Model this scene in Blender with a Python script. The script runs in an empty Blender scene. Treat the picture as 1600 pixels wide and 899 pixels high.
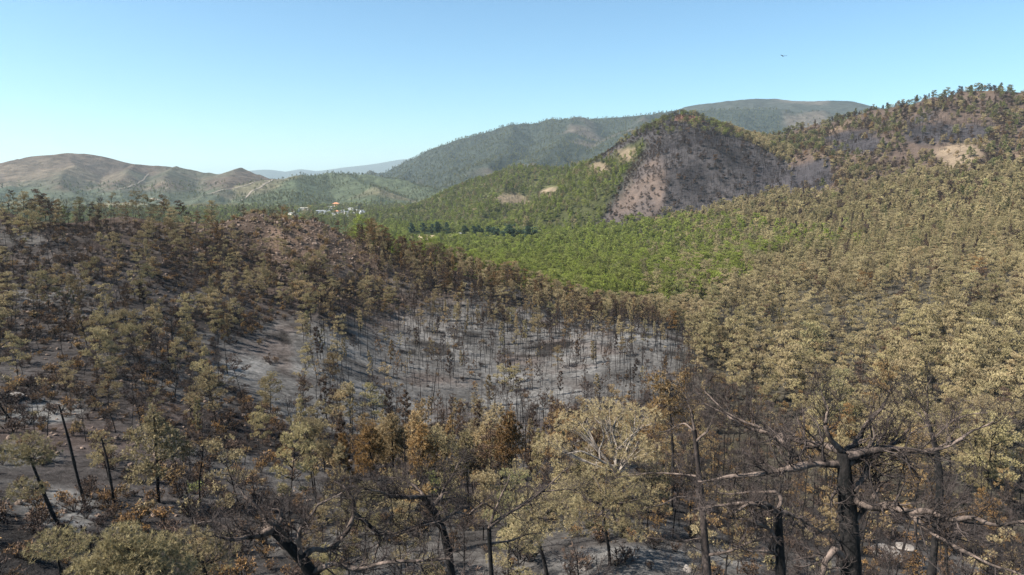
import bpy, math, random
import numpy as np
from mathutils import Vector

# ------------------------------------------------------------------ camera, sky, sun, exposure
SC = bpy.context.scene
COL = SC.collection
FPX = 1067.0                     # focal length in pixels of a 1600 px wide frame (24 mm lens)
HORIZON = 280.0
PITCH = math.atan((449.5 - HORIZON) / FPX)
CAMZ = 100.0

cam_data = bpy.data.cameras.new("camera")
cam_data.sensor_width = 36.0
cam_data.lens = 36.0 * FPX / 1600.0
cam_data.clip_start = 0.5
cam_data.clip_end = 60000.0
cam = bpy.data.objects.new("camera", cam_data)
COL.objects.link(cam)
cam.location = (0, 0, CAMZ)
cam.rotation_euler = (math.pi / 2 - PITCH, 0, 0)
SC.camera = cam

TO_SUN = Vector((-0.66, -0.20, 0.725)).normalized()
SUN_EL = math.asin(TO_SUN.z)
SUN_AZ = math.atan2(TO_SUN.x, TO_SUN.y)

world = bpy.data.worlds.new("World")
SC.world = world
world.use_nodes = True
wt = world.node_tree
wt.nodes.clear()
wo = wt.nodes.new("ShaderNodeOutputWorld")
wb = wt.nodes.new("ShaderNodeBackground")
sky = wt.nodes.new("ShaderNodeTexSky")
sky.sky_type = 'NISHITA'
sky.sun_disc = False
sky.sun_elevation = SUN_EL
sky.sun_rotation = SUN_AZ
sky.altitude = 200.0
sky.air_density = 1.0
sky.dust_density = 0.6
sky.ozone_density = 1.6
wb.inputs[1].default_value = 0.064
tint = wt.nodes.new("ShaderNodeMix"); tint.data_type = 'RGBA'; tint.blend_type = 'MULTIPLY'
tint.inputs[0].default_value = 1.0
tint.inputs[7].default_value = (0.76, 1.0, 1.06, 1)
wt.links.new(sky.outputs[0], tint.inputs[6])
wt.links.new(tint.outputs[2], wb.inputs[0])
wt.links.new(wb.outputs[0], wo.inputs[0])

sun_data = bpy.data.lights.new("sun", 'SUN')
sun_data.energy = 5.0
sun_data.angle = math.radians(0.53)
sun_data.color = (1.0, 0.94, 0.85)
sun = bpy.data.objects.new("sun", sun_data)
COL.objects.link(sun)
sun.rotation_euler = TO_SUN.to_track_quat('Z', 'Y').to_euler()
sun.location = (-200, -60, 300)

SC.view_settings.view_transform = 'Standard'
SC.view_settings.look = 'None'
SC.view_settings.exposure = 1.42
SC.view_settings.gamma = 1.0
SC.view_settings.use_curve_mapping = False
SC.render.engine = 'CYCLES'
SC.cycles.use_denoising = True
SC.cycles.denoiser = 'OPENIMAGEDENOISE'
SC.cycles.denoising_input_passes = 'RGB_ALBEDO_NORMAL'
SC.cycles.denoising_prefilter = 'NONE'
SC.cycles.use_adaptive_sampling = False
SC.cycles.max_bounces = 4
SC.cycles.diffuse_bounces = 2
SC.cycles.glossy_bounces = 1
SC.cycles.transmission_bounces = 2
SC.cycles.volume_bounces = 0
SC.cycles.caustics_reflective = False
SC.cycles.caustics_refractive = False

RNG = np.random.default_rng(7)
random.seed(7)

# ------------------------------------------------------------------ projection helpers
SP, CP = math.sin(PITCH), math.cos(PITCH)


def project(x, y, z):
    """world -> pixel of the 1600 x 899 photograph (numpy arrays welcome)"""
    zz = z - CAMZ
    f = y * CP - zz * SP
    u = y * SP + zz * CP
    f = np.where(f > 0.1, f, 0.1)
    return 800 + FPX * x / f, 449.5 - FPX * u / f


def unproject(px, py, r):
    """pixel + horizontal distance -> world point"""
    a = (px - 800) / FPX
    b = -(py - 449.5) / FPX
    dx, dy, dz = a, CP + b * SP, -SP + b * CP
    k = r / math.hypot(dx, dy)
    return np.array((dx * k, dy * k, CAMZ + dz * k))


# ------------------------------------------------------------------ noise
def _hash(ix, iy, seed):
    h = (ix.astype(np.int64) * 374761393 + iy.astype(np.int64) * 668265263 + seed * 1442695041) & 0xFFFFFFFF
    h = ((h ^ (h >> 13)) * 1274126177) & 0xFFFFFFFF
    return ((h ^ (h >> 16)) & 0xFFFF) / 65535.0


def vnoise(x, y, seed=0):
    ix, iy = np.floor(x), np.floor(y)
    fx, fy = x - ix, y - iy
    fx = fx * fx * fx * (fx * (fx * 6 - 15) + 10)
    fy = fy * fy * fy * (fy * (fy * 6 - 15) + 10)
    a = _hash(ix, iy, seed); b = _hash(ix + 1, iy, seed)
    c = _hash(ix, iy + 1, seed); d = _hash(ix + 1, iy + 1, seed)
    return (a * (1 - fx) + b * fx) * (1 - fy) + (c * (1 - fx) + d * fx) * fy * 1.0


def fbm(x, y, scale, octv=4, seed=0, gain=0.5):
    s, a, t = 0.0, 1.0, 0.0
    for o in range(octv):
        s = s + a * (vnoise(x / scale + 17.3 * o, y / scale - 9.1 * o, seed + o) - 0.5) * 2
        t += a
        a *= gain
        scale *= 0.5
    return s / t


def ridged(x, y, scale, octv=4, seed=0):
    s, a, t = 0.0, 1.0, 0.0
    for o in range(octv):
        s = s + a * (1 - np.abs(vnoise(x / scale + 5.7 * o, y / scale + 3.3 * o, seed + o) - 0.5) * 2)
        t += a
        a *= 0.5
        scale *= 0.5
    return s / t


def sstep(a, b, v):
    t = np.clip((v - a) / (b - a), 0, 1)
    return t * t * (3 - 2 * t)


def in_poly(px, py, poly):
    inside = np.zeros(px.shape, bool)
    n = len(poly)
    for i in range(n):
        x0, y0 = poly[i]
        x1, y1 = poly[(i + 1) % n]
        c = ((y0 > py) != (y1 > py))
        with np.errstate(divide='ignore', invalid='ignore'):
            xi = (x1 - x0) * (py - y0) / (y1 - y0 + 1e-9) + x0
        inside ^= c & (px < xi)
    return inside


def soft_poly(px, py, poly, w, X, Y, scale, seed, n=6):
    acc = np.zeros(px.shape)
    for k in range(n):
        acc += in_poly(px + w * (1 + k) / n * fbm(X, Y, scale, 3, seed + 2 * k), py + 0.6 * w * (1 + k) / n * fbm(X, Y, scale, 3, seed + 2 * k + 1), poly)
    return acc / n


# ------------------------------------------------------------------ terrain: control points of the near ground
def zr(px, py, r):
    return unproject(px, py, r)[2] - CAMZ


CTRL = []     # (px column, r, z relative to camera)
COLS_ALL = (-600, -150, 0, 200, 400, 600, 800, 1000, 1200, 1400, 1600, 1800, 2250)
for c in COLS_ALL:
    for r, z in ((1.0, -21.5), (8, -21.5), (18, -22.3), (30, -23.2)):
        CTRL.append((c, r, z))
    for r, z in ((1500, -74), (2500, -76), (5000, -78), (12000, -82), (24000, -90)):
        CTRL.append((c, r, z))
LEFT = ((45, 885), (60, 792), (95, 648), (140, 520), (190, 415), (226, 346))
for c in (-600, -150, 0, 200):
    for r, py in LEFT:
        CTRL.append((c, r, zr(c, py, r)))
    CTRL.append((c, 244, zr(c, {-600: 305, -150: 310, 0: 318, 200: 340}[c], 244)))
    for r, z in ((300, -34), (450, -62), (800, -72)):
        CTRL.append((c, r, z))
CTRL += [(300, r, zr(300, p, r)) for r, p in ((190, 432), (250, 350))] + [(300, 310, -36)]
CTRL += [(400, r, zr(400, p, r)) for r, p in ((45, 883), (66, 775), (120, 612), (175, 486), (235, 380), (266, 330))]
CTRL += [(400, r, z) for r, z in ((320, -34), (450, -64), (800, -72))]
CTRL += [(500, r, zr(500, p, r)) for r, p in ((175, 502), (235, 396), (268, 345))]
CTRL += [(600, r, zr(600, p, r)) for r, p in ((43, 885), (85, 725), (130, 632), (180, 535), (232, 446), (266, 388))]
CTRL += [(600, r, z) for r, z in ((330, -48), (450, -63), (800, -69))]
CTRL += [(700, r, zr(700, p, r)) for r, p in ((180, 552), (232, 466), (264, 422))]
CTRL += [(800, r, zr(800, p, r)) for r, p in ((41, 885), (130, 650), (180, 563), (230, 486), (260, 451))]
CTRL += [(800, r, z) for r, z in ((82, -37), (320, -54), (450, -58), (750, -67))]
CTRL += [(1000, 40, zr(1000, 880, 40))]
CTRL += [(1000, r, z) for r, z in ((80, -37), (130, -47), (160, -47), (200, -45.3), (225, -45.5), (262, -53), (320, -55), (480, -57), (700, -53), (780, -47))]
CTRL += [(1200, r, z) for r, z in ((45, -25.5), (60, -31), (100, -44), (150, -48), (200, -49), (300, -50), (480, -47), (600, -40), (700, -32), (850, -20))]
CTRL += [(1400, r, z) for r, z in ((45, -26), (62, -31), (85, -37), (120, -43), (180, -45), (300, -43), (450, -36), (600, -24), (700, -13), (850, 0))]
for c in (1600, 1800, 2250):
    CTRL += [(c, r, z) for r, z in ((45, -26), (62, -31), (85, -36.5), (120, -41), (180, -41), (300, -36), (450, -26), (600, -13), (700, -2), (850, 10))]
CT = np.array(CTRL, float)
KA = 3.2


def az_of_col(px):
    return np.arctan((px - 800) / FPX / CP)


CU = np.stack([az_of_col(CT[:, 0]) * KA, np.log(CT[:, 1])], 1)


def _tps(d2):
    return np.where(d2 > 1e-12, 0.5 * d2 * np.log(np.maximum(d2, 1e-12)), 0.0)


def fit_tps(U, z, lam=0.002):
    n = len(U)
    d2 = ((U[:, None] - U[None]) ** 2).sum(-1)
    A = np.zeros((n + 3, n + 3))
    A[:n, :n] = _tps(d2) + lam * np.eye(n)
    A[:n, n] = 1; A[:n, n + 1:] = U
    A[n, :n] = 1; A[n + 1:, :n] = U.T
    return np.linalg.solve(A, np.concatenate([z, np.zeros(3)]))


TW = fit_tps(CU, CT[:, 2])


def base_z(az, lr):
    sh = az.shape
    u = np.stack([np.clip(az, -0.98, 0.98).ravel() * KA, lr.ravel()], 1)
    out = np.empty(len(u))
    for i in range(0, len(u), 20000):
        q = u[i:i + 20000]
        d2 = ((q[:, None] - CU[None]) ** 2).sum(-1)
        out[i:i + 20000] = _tps(d2) @ TW[:-3] + TW[-3] + q @ TW[-2:]
    return out.reshape(sh)


# ridges: crest polylines (px, py, r); slope; name
RIDGES = {
    "conical_hill": [
        (0.60, [(1085, 174, 1000), (1045, 198, 1000), (990, 240, 1010), (940, 272, 1040), (880, 300, 1100)]),
        (0.60, [(1085, 174, 1000), (1100, 174, 1003), (1135, 196, 1025), (1190, 214, 1060), (1260, 228, 1100)]),
        (0.62, [(1070, 186, 985), (1035, 238, 915), (1000, 285, 860), (965, 340, 780)]),
        (0.55, [(1120, 195, 1000), (1190, 262, 900), (1255, 312, 800)]),
    ],
    "wooded_hill": [
        (0.42, [(1185, 215, 1190), (1270, 193, 1150), (1350, 172, 1130), (1420, 155, 1120), (1480, 142, 1105), (1530, 137, 1100), (1600, 140, 1085), (1760, 150, 1060), (2100, 170, 1000)]),
        (0.42, [(1470, 144, 1105), (1425, 200, 960), (1370, 262, 830), (1335, 300, 740)]),
        (0.42, [(1590, 140, 1085), (1580, 205, 930), (1560, 258, 800), (1530, 290, 720)]),
        (0.42, [(1330, 178, 1130), (1290, 235, 980), (1270, 285, 850)]),
    ],
    "green_spur": [
        (0.42, [(640, 335, 1350), (700, 318, 1450), (745, 287, 1450), (795, 258, 1420), (835, 260, 1400), (880, 262, 1380), (940, 250, 1340), (1000, 235, 1300)]),
        (0.40, [(800, 258, 1420), (770, 300, 1250), (740, 335, 1080)]),
        (0.40, [(900, 262, 1370), (870, 300, 1180), (850, 335, 1000)]),
    ],
    "mountain": [
        (0.42, [(540, 296, 3000), (615, 276, 3400), (660, 252, 3700), (700, 232, 3800), (740, 211, 3950), (800, 194, 4050), (870, 184, 4150), (950, 178, 4200), (1040, 170, 4300), (1110, 168, 4300), (1300, 172, 4300)]),
        (0.40, [(705, 230, 3800), (720, 262, 3100), (735, 284, 2500)]),
        (0.40, [(800, 194, 4050), (800, 225, 3300), (790, 262, 2600)]),
        (0.40, [(905, 182, 4150), (880, 215, 3300), (850, 255, 2500)]),
        (0.40, [(1010, 173, 4250), (980, 205, 3400), (950, 240, 2600)]),
    ],
    "far_mountain": [
        (0.36, [(1000, 184, 5300), (1060, 169, 5300), (1105, 157, 5300), (1150, 147, 5300), (1200, 150, 5300), (1255, 153, 5300), (1320, 154, 5300), (1420, 166, 5300), (1600, 190, 5300)]),
        (0.36, [(1160, 151, 5300), (1180, 172, 4700), (1190, 200, 4000)]),
    ],
    "village_hills": [
        (0.27, [(330, 312, 2150), (380, 292, 2300), (430, 281, 2450), (480, 274, 2600), (530, 270, 2700), (590, 274, 2600), (640, 283, 2500), (700, 296, 2300), (760, 300, 2200)]),
        (0.27, [(470, 276, 2550), (450, 298, 2150), (430, 318, 1850)]),
        (0.27, [(560, 272, 2650), (580, 296, 2200), (590, 314, 1900)]),
        (0.27, [(250, 318, 2000), (200, 322, 1950), (100, 318, 2000), (0, 320, 2050)]),
    ],
    "brown_hills": [
        (0.30, [(-400, 330, 3200), (-150, 300, 3200), (-40, 274, 3200), (40, 250, 3200), (78, 236, 3200), (128, 241, 3200), (172, 262, 3200), (190, 267, 3100), (210, 255, 3000), (280, 258, 3000), (345, 271, 2900), (372, 263, 2900), (420, 278, 2800), (480, 294, 2700)]),
        (0.30, [(78, 240, 3200), (95, 272, 2650), (120, 300, 2250)]),
        (0.30, [(0, 262, 3200), (20, 288, 2600), (0, 310, 2300)]),
        (0.30, [(212, 256, 3000), (195, 281, 2550), (180, 305, 2200)]),
        (0.30, [(285, 257, 3000), (262, 284, 2500), (250, 308, 2150)]),
        (0.30, [(372, 264, 2900), (345, 286, 2450), (320, 306, 2150)]),
    ],
    "horizon_hills": [
        (0.16, [(300, 278, 14000), (375, 268, 14000), (405, 263, 14000), (435, 268, 14000), (468, 264, 14000), (500, 270, 14000), (545, 262, 14500), (585, 254, 15000), (612, 251, 15000), (640, 246, 15000), (700, 252, 15000), (900, 270, 15000)]),
    ],
}
RNAMES = list(RIDGES)


def seg_tent(x, y, pts, slope, wob):
    best = np.full(x.shape, -1e9)
    for (p, q) in zip(pts[:-1], pts[1:]):
        dx, dy = q[0] - p[0], q[1] - p[1]
        L2 = dx * dx + dy * dy
        t = np.clip(((x - p[0]) * dx + (y - p[1]) * dy) / L2, 0, 1)
        d = np.hypot(x - (p[0] + t * dx), y - (p[1] + t * dy))
        h = p[2] + t * (q[2] - p[2]) - slope * d * wob
        best = np.maximum(best, h)
    return best


# polar grid
az_in = np.linspace(math.radians(-44), math.radians(44), 640)
az_l = np.linspace(-math.pi, math.radians(-45), 34)
az_r = np.linspace(math.radians(45), math.pi, 34)
AZ = np.concatenate([az_l, az_in, az_r])
LR = np.concatenate([np.linspace(math.log(0.6), math.log(20), 24, endpoint=False),
                     np.linspace(math.log(20), math.log(420), 210, endpoint=False),
                     np.linspace(math.log(420), math.log(5200), 240, endpoint=False),
                     np.linspace(math.log(5200), math.log(19500), 34)])
GA, GR = np.meshgrid(AZ, LR)            # rows: r, columns: az
RR = np.exp(GR)
GX, GY = RR * np.sin(GA), RR * np.cos(GA)
ZB = base_z(GA, GR)
rear = sstep(0.85, 1.3, np.abs(GA))
ZB = ZB * (1 - rear) + rear * np.interp(GR, [0, 3, 5, 6.5, 10], [-21.5, -23, -40, -70, -88])
ZB += 0.55 * fbm(GX, GY, 22, 4, 3) * sstep(8, 40, RR) * (1 + sstep(150, 400, RR) * 2.0)
# stony knoll: small ledges
kn_px, kn_py = project(GX, GY, ZB + CAMZ)
knoll = np.exp(-(((kn_px - 420) / 200) ** 2 + ((RR - 245) / 45) ** 2))
ZB += knoll * (1.2 * (ridged(GX, GY, 14, 4, 21) - 0.6) + 0.5 * fbm(GX, GY, 4, 2, 9))
ZT = ZB.copy()
WHICH = np.zeros(GX.shape, int)
FAR = RR > 420
for k, name in enumerate(RNAMES):
    scale = {"conical_hill": 240, "wooded_hill": 260, "green_spur": 300, "mountain": 900, "far_mountain": 1400, "village_hills": 420, "brown_hills": 600, "horizon_hills": 2500}[name]
    amp = {"conical_hill": 0.16, "wooded_hill": 0.30, "green_spur": 0.3, "mountain": 0.42, "far_mountain": 0.4, "village_hills": 0.4, "brown_hills": 0.42, "horizon_hills": 0.1}[name]
    wx = GX + 0.14 * scale * fbm(GX, GY, scale * 0.7, 3, 40 + k)
    wy = GY + 0.14 * scale * fbm(GX, GY, scale * 0.7, 3, 60 + k)
    h = np.full(GX.shape, -1e9)
    wob = 1 + amp * (ridged(wx, wy, scale, 4, 80 + k) - 0.62) * -1.6
    for slope, pts in RIDGES[name]:
        P = [unproject(*p) - np.array((0, 0, CAMZ)) for p in pts]
        h = np.maximum(h, seg_tent(wx if len(pts) > 4 else wx, wy, P, slope, wob))
    # remove the slight sag of a warped crest, then smooth union
    s = {"conical_hill": 3, "wooded_hill": 7, "green_spur": 8, "mountain": 20, "far_mountain": 20, "village_hills": 8, "brown_hills": 8, "horizon_hills": 60}[name]
    dlt = np.clip(h - ZT, -60 * s, 60 * s) / s
    un = ZT + s * np.log1p(np.exp(np.clip(dlt, -40, 40)))
    un = np.where(dlt > 38, h, un)
    un = np.where(FAR, un, ZT)
    fade = sstep(420, 700, RR)
    un = ZT + (un - ZT) * fade
    WHICH = np.where((h > ZT) & FAR, k + 1, WHICH)
    ZT = un
for name, amp, scale in (("conical_hill", 6, 80), ("wooded_hill", 26, 190), ("green_spur", 16, 170), ("mountain", 60, 520), ("far_mountain", 30, 420), ("village_hills", 30, 260), ("brown_hills", 20, 240)):
    wk = (WHICH == RNAMES.index(name) + 1).astype(float)
    ZT += wk * amp * (ridged(GX + 0.2 * scale * fbm(GX, GY, scale, 2, 7), GY, scale, 5, 300 + len(name)) - (0.62 if name in ("brown_hills", "village_hills") else 0.68)) * sstep(420, 800, RR)
ZT += 1.4 * fbm(GX, GY, 60, 4, 5) * sstep(420, 900, RR)
ZW = ZT + CAMZ


def gz(x, y):
    """terrain height at world points (bilinear in the polar grid)"""
    x = np.asarray(x, float); y = np.asarray(y, float)
    a = np.arctan2(x, y)
    l = np.log(np.maximum(np.hypot(x, y), 0.7))
    i = np.clip(np.searchsorted(LR, l) - 1, 0, len(LR) - 2)
    j = np.clip(np.searchsorted(AZ, a) - 1, 0, len(AZ) - 2)
    tu = np.clip((l - LR[i]) / (LR[i + 1] - LR[i]), 0, 1)
    tv = np.clip((a - AZ[j]) / (AZ[j + 1] - AZ[j]), 0, 1)
    return (ZW[i, j] * (1 - tu) * (1 - tv) + ZW[i + 1, j] * tu * (1 - tv) + ZW[i, j + 1] * (1 - tu) * tv + ZW[i + 1, j + 1] * tu * tv)


def gwhich(x, y):
    a = np.arctan2(x, y)
    l = np.log(np.maximum(np.hypot(x, y), 0.7))
    i = np.clip(np.searchsorted(LR, l) - 1, 0, len(LR) - 2)
    j = np.clip(np.searchsorted(AZ, a) - 1, 0, len(AZ) - 2)
    return WHICH[i, j]


def ground_hit(px, py, rmin=12.0):
    """first terrain point seen through a pixel"""
    d = unproject(px, py, 1.0) - np.array((0, 0, CAMZ))
    rs = np.exp(np.linspace(math.log(rmin), math.log(19000), 6000))
    z = gz(d[0] * rs, d[1] * rs)
    under = (CAMZ + d[2] * rs) <= z
    if not under.any():
        return None
    r = rs[np.argmax(under)]
    return np.array((d[0] * r, d[1] * r, float(gz(d[0] * r, d[1] * r))))


# horizon profile for culling what the terrain hides
TAN = (ZW - CAMZ) / RR
HMAX = np.maximum.accumulate(TAN, axis=0)


def hidden_by_terrain(x, y, ztop):
    a = np.arctan2(x, y); r = np.hypot(x, y); l = np.log(r * 0.985)
    i = np.clip(np.searchsorted(LR, l) - 1, 0, len(LR) - 2)
    j = np.clip(np.searchsorted(AZ, a) - 1, 0, len(AZ) - 2)
    return (ztop - CAMZ) / r < HMAX[i, j] - 0.003


# ------------------------------------------------------------------ materials
def new_mat(name):
    m = bpy.data.materials.new(name)
    m.use_nodes = True
    t = m.node_tree
    b = t.nodes["Principled BSDF"]
    b.inputs["Specular IOR Level"].default_value = 0.15
    b.inputs["Roughness"].default_value = 0.9
    return m, t, b


def ramp_node(t, stops):
    n = t.nodes.new("ShaderNodeValToRGB")
    e = n.color_ramp.elements
    while len(e) < len(stops):
        e.new(0.5)
    for el, (p, c) in zip(e, stops):
        el.position = p
        el.color = (*c, 1)
    return n


def math_node(t, op, a, b=None):
    n = t.nodes.new("ShaderNodeMath")
    n.operation = op
    for i, v in enumerate((a, b)):
        if v is None:
            continue
        if isinstance(v, (int, float)):
            n.inputs[i].default_value = v
        else:
            t.links.new(v, n.inputs[i])
    return n.outputs[0]


def mix_col(t, mode, fac, a, b):
    n = t.nodes.new("ShaderNodeMix")
    n.data_type = 'RGBA'
    n.blend_type = mode
    for i, v in ((0, fac), (6, a), (7, b)):
        if isinstance(v, (int, float)):
            n.inputs[i].default_value = v
        elif isinstance(v, tuple):
            n.inputs[i].default_value = (*v, 1)
        else:
            t.links.new(v, n.inputs[i])
    return n.outputs[2]


def noise_node(t, vec, scale, detail=4, rough=0.6):
    n = t.nodes.new("ShaderNodeTexNoise")
    n.inputs["Scale"].default_value = scale
    n.inputs["Detail"].default_value = detail
    n.inputs["Roughness"].default_value = rough
    t.links.new(vec, n.inputs["Vector"])
    return n


def ground_material():
    m, t, b = new_mat("burnt_ground")
    at = t.nodes.new("ShaderNodeAttribute"); at.attribute_name = "ground_colour"
    geo = t.nodes.new("ShaderNodeNewGeometry")
    pos = geo.outputs["Position"]
    far = t.nodes.new("ShaderNodeAttribute"); far.attribute_name = "coarse"
    n1 = noise_node(t, pos, 0.9, 6, 0.7)
    n2 = noise_node(t, pos, 0.12, 5, 0.65)
    n3 = noise_node(t, pos, 0.03, 6, 0.7)
    k1 = t.nodes.new("ShaderNodeMapRange"); t.links.new(n1.outputs[0], k1.inputs[0])
    k1.inputs[1].default_value = 0.3; k1.inputs[2].default_value = 0.7; k1.inputs[3].default_value = 0.45; k1.inputs[4].default_value = 1.45
    k2 = t.nodes.new("ShaderNodeMapRange"); t.links.new(n2.outputs[0], k2.inputs[0])
    k2.inputs[1].default_value = 0.3; k2.inputs[2].default_value = 0.7; k2.inputs[3].default_value = 0.72; k2.inputs[4].default_value = 1.25
    k3 = t.nodes.new("ShaderNodeMapRange"); t.links.new(n3.outputs[0], k3.inputs[0])
    k3.inputs[1].default_value = 0.35; k3.inputs[2].default_value = 0.65; k3.inputs[3].default_value = 0.55; k3.inputs[4].default_value = 1.4
    fk = t.nodes.new("ShaderNodeMix"); fk.data_type = 'FLOAT'
    t.links.new(far.outputs["Fac"], fk.inputs[0]); t.links.new(math_node(t, 'MULTIPLY', k1.outputs[0], k2.outputs[0]), fk.inputs[2]); t.links.new(k3.outputs[0], fk.inputs[3])
    c = mix_col(t, 'MULTIPLY', 1.0, at.outputs["Color"], fk.outputs[0])
    t.links.new(c, b.inputs["Base Color"])
    b.inputs["Roughness"].default_value = 1.0
    b.inputs["Specular IOR Level"].default_value = 0.0
    bp = t.nodes.new("ShaderNodeBump")
    hsum = math_node(t, 'ADD', math_node(t, 'MULTIPLY', n1.outputs[0], 0.5), math_node(t, 'MULTIPLY', math_node(t, 'MULTIPLY', n3.outputs[0], far.outputs["Fac"]), 14.0))
    t.links.new(hsum, bp.inputs["Height"])
    bp.inputs["Strength"].default_value = 0.8
    bp.inputs["Distance"].default_value = 1.0
    t.links.new(bp.outputs[0], b.inputs["Normal"])
    return m


def needle_material():
    """colour from the tree's own 'hue' value: 0 burnt mauve-brown, .3 rust, .55 tan, .75 olive, 1 green"""
    m, t, b = new_mat("pine_needles")
    hue = t.nodes.new("ShaderNodeAttribute"); hue.attribute_type = 'INSTANCER'; hue.attribute_name = "hue"
    tone = t.nodes.new("ShaderNodeAttribute"); tone.attribute_name = "tone"
    oi = t.nodes.new("ShaderNodeObjectInfo")
    jit = math_node(t, 'ADD', hue.outputs["Fac"], math_node(t, 'MULTIPLY', math_node(t, 'SUBTRACT', tone.outputs["Fac"], 0.5), 0.16))
    r = ramp_node(t, NEEDLE_STOPS)
    t.links.new(jit, r.inputs[0])
    val = math_node(t, 'ADD', 0.72, math_node(t, 'MULTIPLY', tone.outputs["Fac"], 0.5))
    val2 = math_node(t, 'MULTIPLY', val, math_node(t, 'ADD', 0.66, math_node(t, 'MULTIPLY', oi.outputs["Random"], 0.62)))
    c = mix_col(t, 'MULTIPLY', 1.0, r.outputs[0], val2)
    t.links.new(c, b.inputs["Base Color"])
    b.inputs["Roughness"].default_value = 0.75
    tr = t.nodes.new("ShaderNodeBsdfTranslucent")
    t.links.new(c, tr.inputs[0])
    mx = t.nodes.new("ShaderNodeMixShader"); mx.inputs[0].default_value = 0.12
    t.links.new(b.outputs[0], mx.inputs[1]); t.links.new(tr.outputs[0], mx.inputs[2])
    t.links.new(mx.outputs[0], t.nodes["Material Output"].inputs[0])
    return m


NEEDLE_STOPS = [(0.0, (0.056, 0.041, 0.037)), (0.2, (0.100, 0.067, 0.048)), (0.36, (0.225, 0.128, 0.046)), (0.55, (0.300, 0.238, 0.138)),
                (0.75, (0.300, 0.252, 0.125)), (0.815, (0.105, 0.112, 0.062)), (0.88, (0.225, 0.222, 0.078)), (1.0, (0.208, 0.245, 0.046))]


def bark_material(name, dark, light, thr=0.5, scale=3.0):
    m, t, b = new_mat(name)
    tc = t.nodes.new("ShaderNodeTexCoord")
    mp = t.nodes.new("ShaderNodeMapping"); mp.inputs["Scale"].default_value = (1, 1, 0.45)
    t.links.new(tc.outputs["Object"], mp.inputs[0])
    n = noise_node(t, mp.outputs[0], scale, 6, 0.7)
    r = ramp_node(t, [(thr - 0.12, dark), (thr + 0.12, light)])
    t.links.new(n.outputs[0], r.inputs[0])
    t.links.new(r.outputs[0], b.inputs["Base Color"])
    n2 = noise_node(t, mp.outputs[0], scale * 6, 4, 0.7)
    bp = t.nodes.new("ShaderNodeBump"); bp.inputs["Strength"].default_value = 0.7; bp.inputs["Distance"].default_value = 0.05
    t.links.new(n2.outputs[0], bp.inputs["Height"])
    t.links.new(bp.outputs[0], b.inputs["Normal"])
    return m


def plain_material(name, col, var=0.25, scale=0.6, rough=0.9):
    m, t, b = new_mat(name)
    tc = t.nodes.new("ShaderNodeTexCoord")
    n = noise_node(t, tc.outputs["Object"], scale, 5, 0.65)
    lo = tuple(c * (1 - var) for c in col); hi = tuple(min(1, c * (1 + var)) for c in col)
    r = ramp_node(t, [(0.35, lo), (0.65, hi)])
    t.links.new(n.outputs[0], r.inputs[0])
    t.links.new(r.outputs[0], b.inputs["Base Color"])
    b.inputs["Roughness"].default_value = rough
    return m


M_GROUND = ground_material()
M_NEEDLE = needle_material()
M_CHAR = bark_material("charred_bark", (0.008, 0.008, 0.008), (0.034, 0.029, 0.027), 0.55)
M_SCORCH = bark_material("scorched_bark", (0.018, 0.015, 0.014), (0.185, 0.140, 0.116), 0.52, 2.6)
M_PALE = bark_material("bleached_bark", (0.10, 0.082, 0.070), (0.30, 0.255, 0.215), 0.47, 2.5)
M_TWIG = bark_material("burnt_twigs", (0.014, 0.012, 0.012), (0.085, 0.066, 0.058), 0.53, 1.2)
M_ROCK = plain_material("scree_stone", (0.15, 0.110, 0.086), 0.5, 1.3)
M_BOULDER = plain_material("pale_boulder", (0.20, 0.178, 0.160), 0.35, 1.1)

# ------------------------------------------------------------------ ground colours by zone
PXG, PYG = project(GX, GY, ZW)
ASH_POLY = [(330, 560), (430, 500), (560, 500), (660, 480), (740, 470), (880, 478), (1000, 500), (1105, 512), (1085, 560), (1040, 600), (950, 625), (860, 650), (640, 670), (520, 680), (420, 640)]
jx = PXG + 26 * fbm(GX, GY, 20, 3, 31)
jy = PYG + 18 * fbm(GX, GY, 20, 3, 32)
near = RR < 420


def put(colour, mask):
    global GCOL
    GCOL = GCOL * (1 - mask[..., None]) + np.array(colour) * mask[..., None]


GCOL = np.zeros(GX.shape + (3,)) + np.array((0.070, 0.062, 0.059))           # burnt litter
put((0.036, 0.033, 0.032), sstep(-0.1, 0.5, fbm(GX, GY, 30, 4, 11)))
put((0.095, 0.073, 0.065), sstep(0.05, 0.6, fbm(GX, GY, 17, 4, 12)) * 0.8)
put((0.125, 0.118, 0.112), sstep(0.12, 0.5, fbm(GX, GY, 12, 4, 13)) * 0.8)
ash = soft_poly(PXG, PYG, ASH_POLY, 75, GX, GY, 26, 131) * (near & (RR > 100))
ash_soft = ash * (0.78 + 0.22 * sstep(-0.4, 0.3, fbm(GX, GY, 9, 3, 14)))
put((0.138, 0.132, 0.126), ash_soft)
put((0.200, 0.192, 0.183), ash * sstep(0.0, 0.35, fbm(GX * 0.6, GY, 12, 5, 183)) * 0.85)
put((0.125, 0.098, 0.086), ash * sstep(0.10, 0.45, fbm(GX, GY, 13, 4, 184)) * 0.7)
put((0.024, 0.022, 0.021), ash * sstep(0.10, 0.30, fbm(GX * 0.45, GY, 5, 4, 181, 0.65)) * 0.85 * (0.35 + 0.65 * sstep(630, 560, PYG + 60 * fbm(GX, GY, 40, 2, 182))))  # char blotches stretched sideways; the dark colour also paints in dense tree shadows
for (cx, cy, rx, ry) in ((990, 885, 130, 26), (1500, 735, 110, 36), (380, 575, 60, 25), (60, 640, 70, 22), (100, 800, 60, 30), (1130, 890, 60, 15), (1590, 715, 50, 40)):
    d = ((jx - cx) / rx) ** 2 + ((jy - cy) / ry) ** 2
    put((0.195, 0.187, 0.178), sstep(1.3, 0.5, d) * near)
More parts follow.
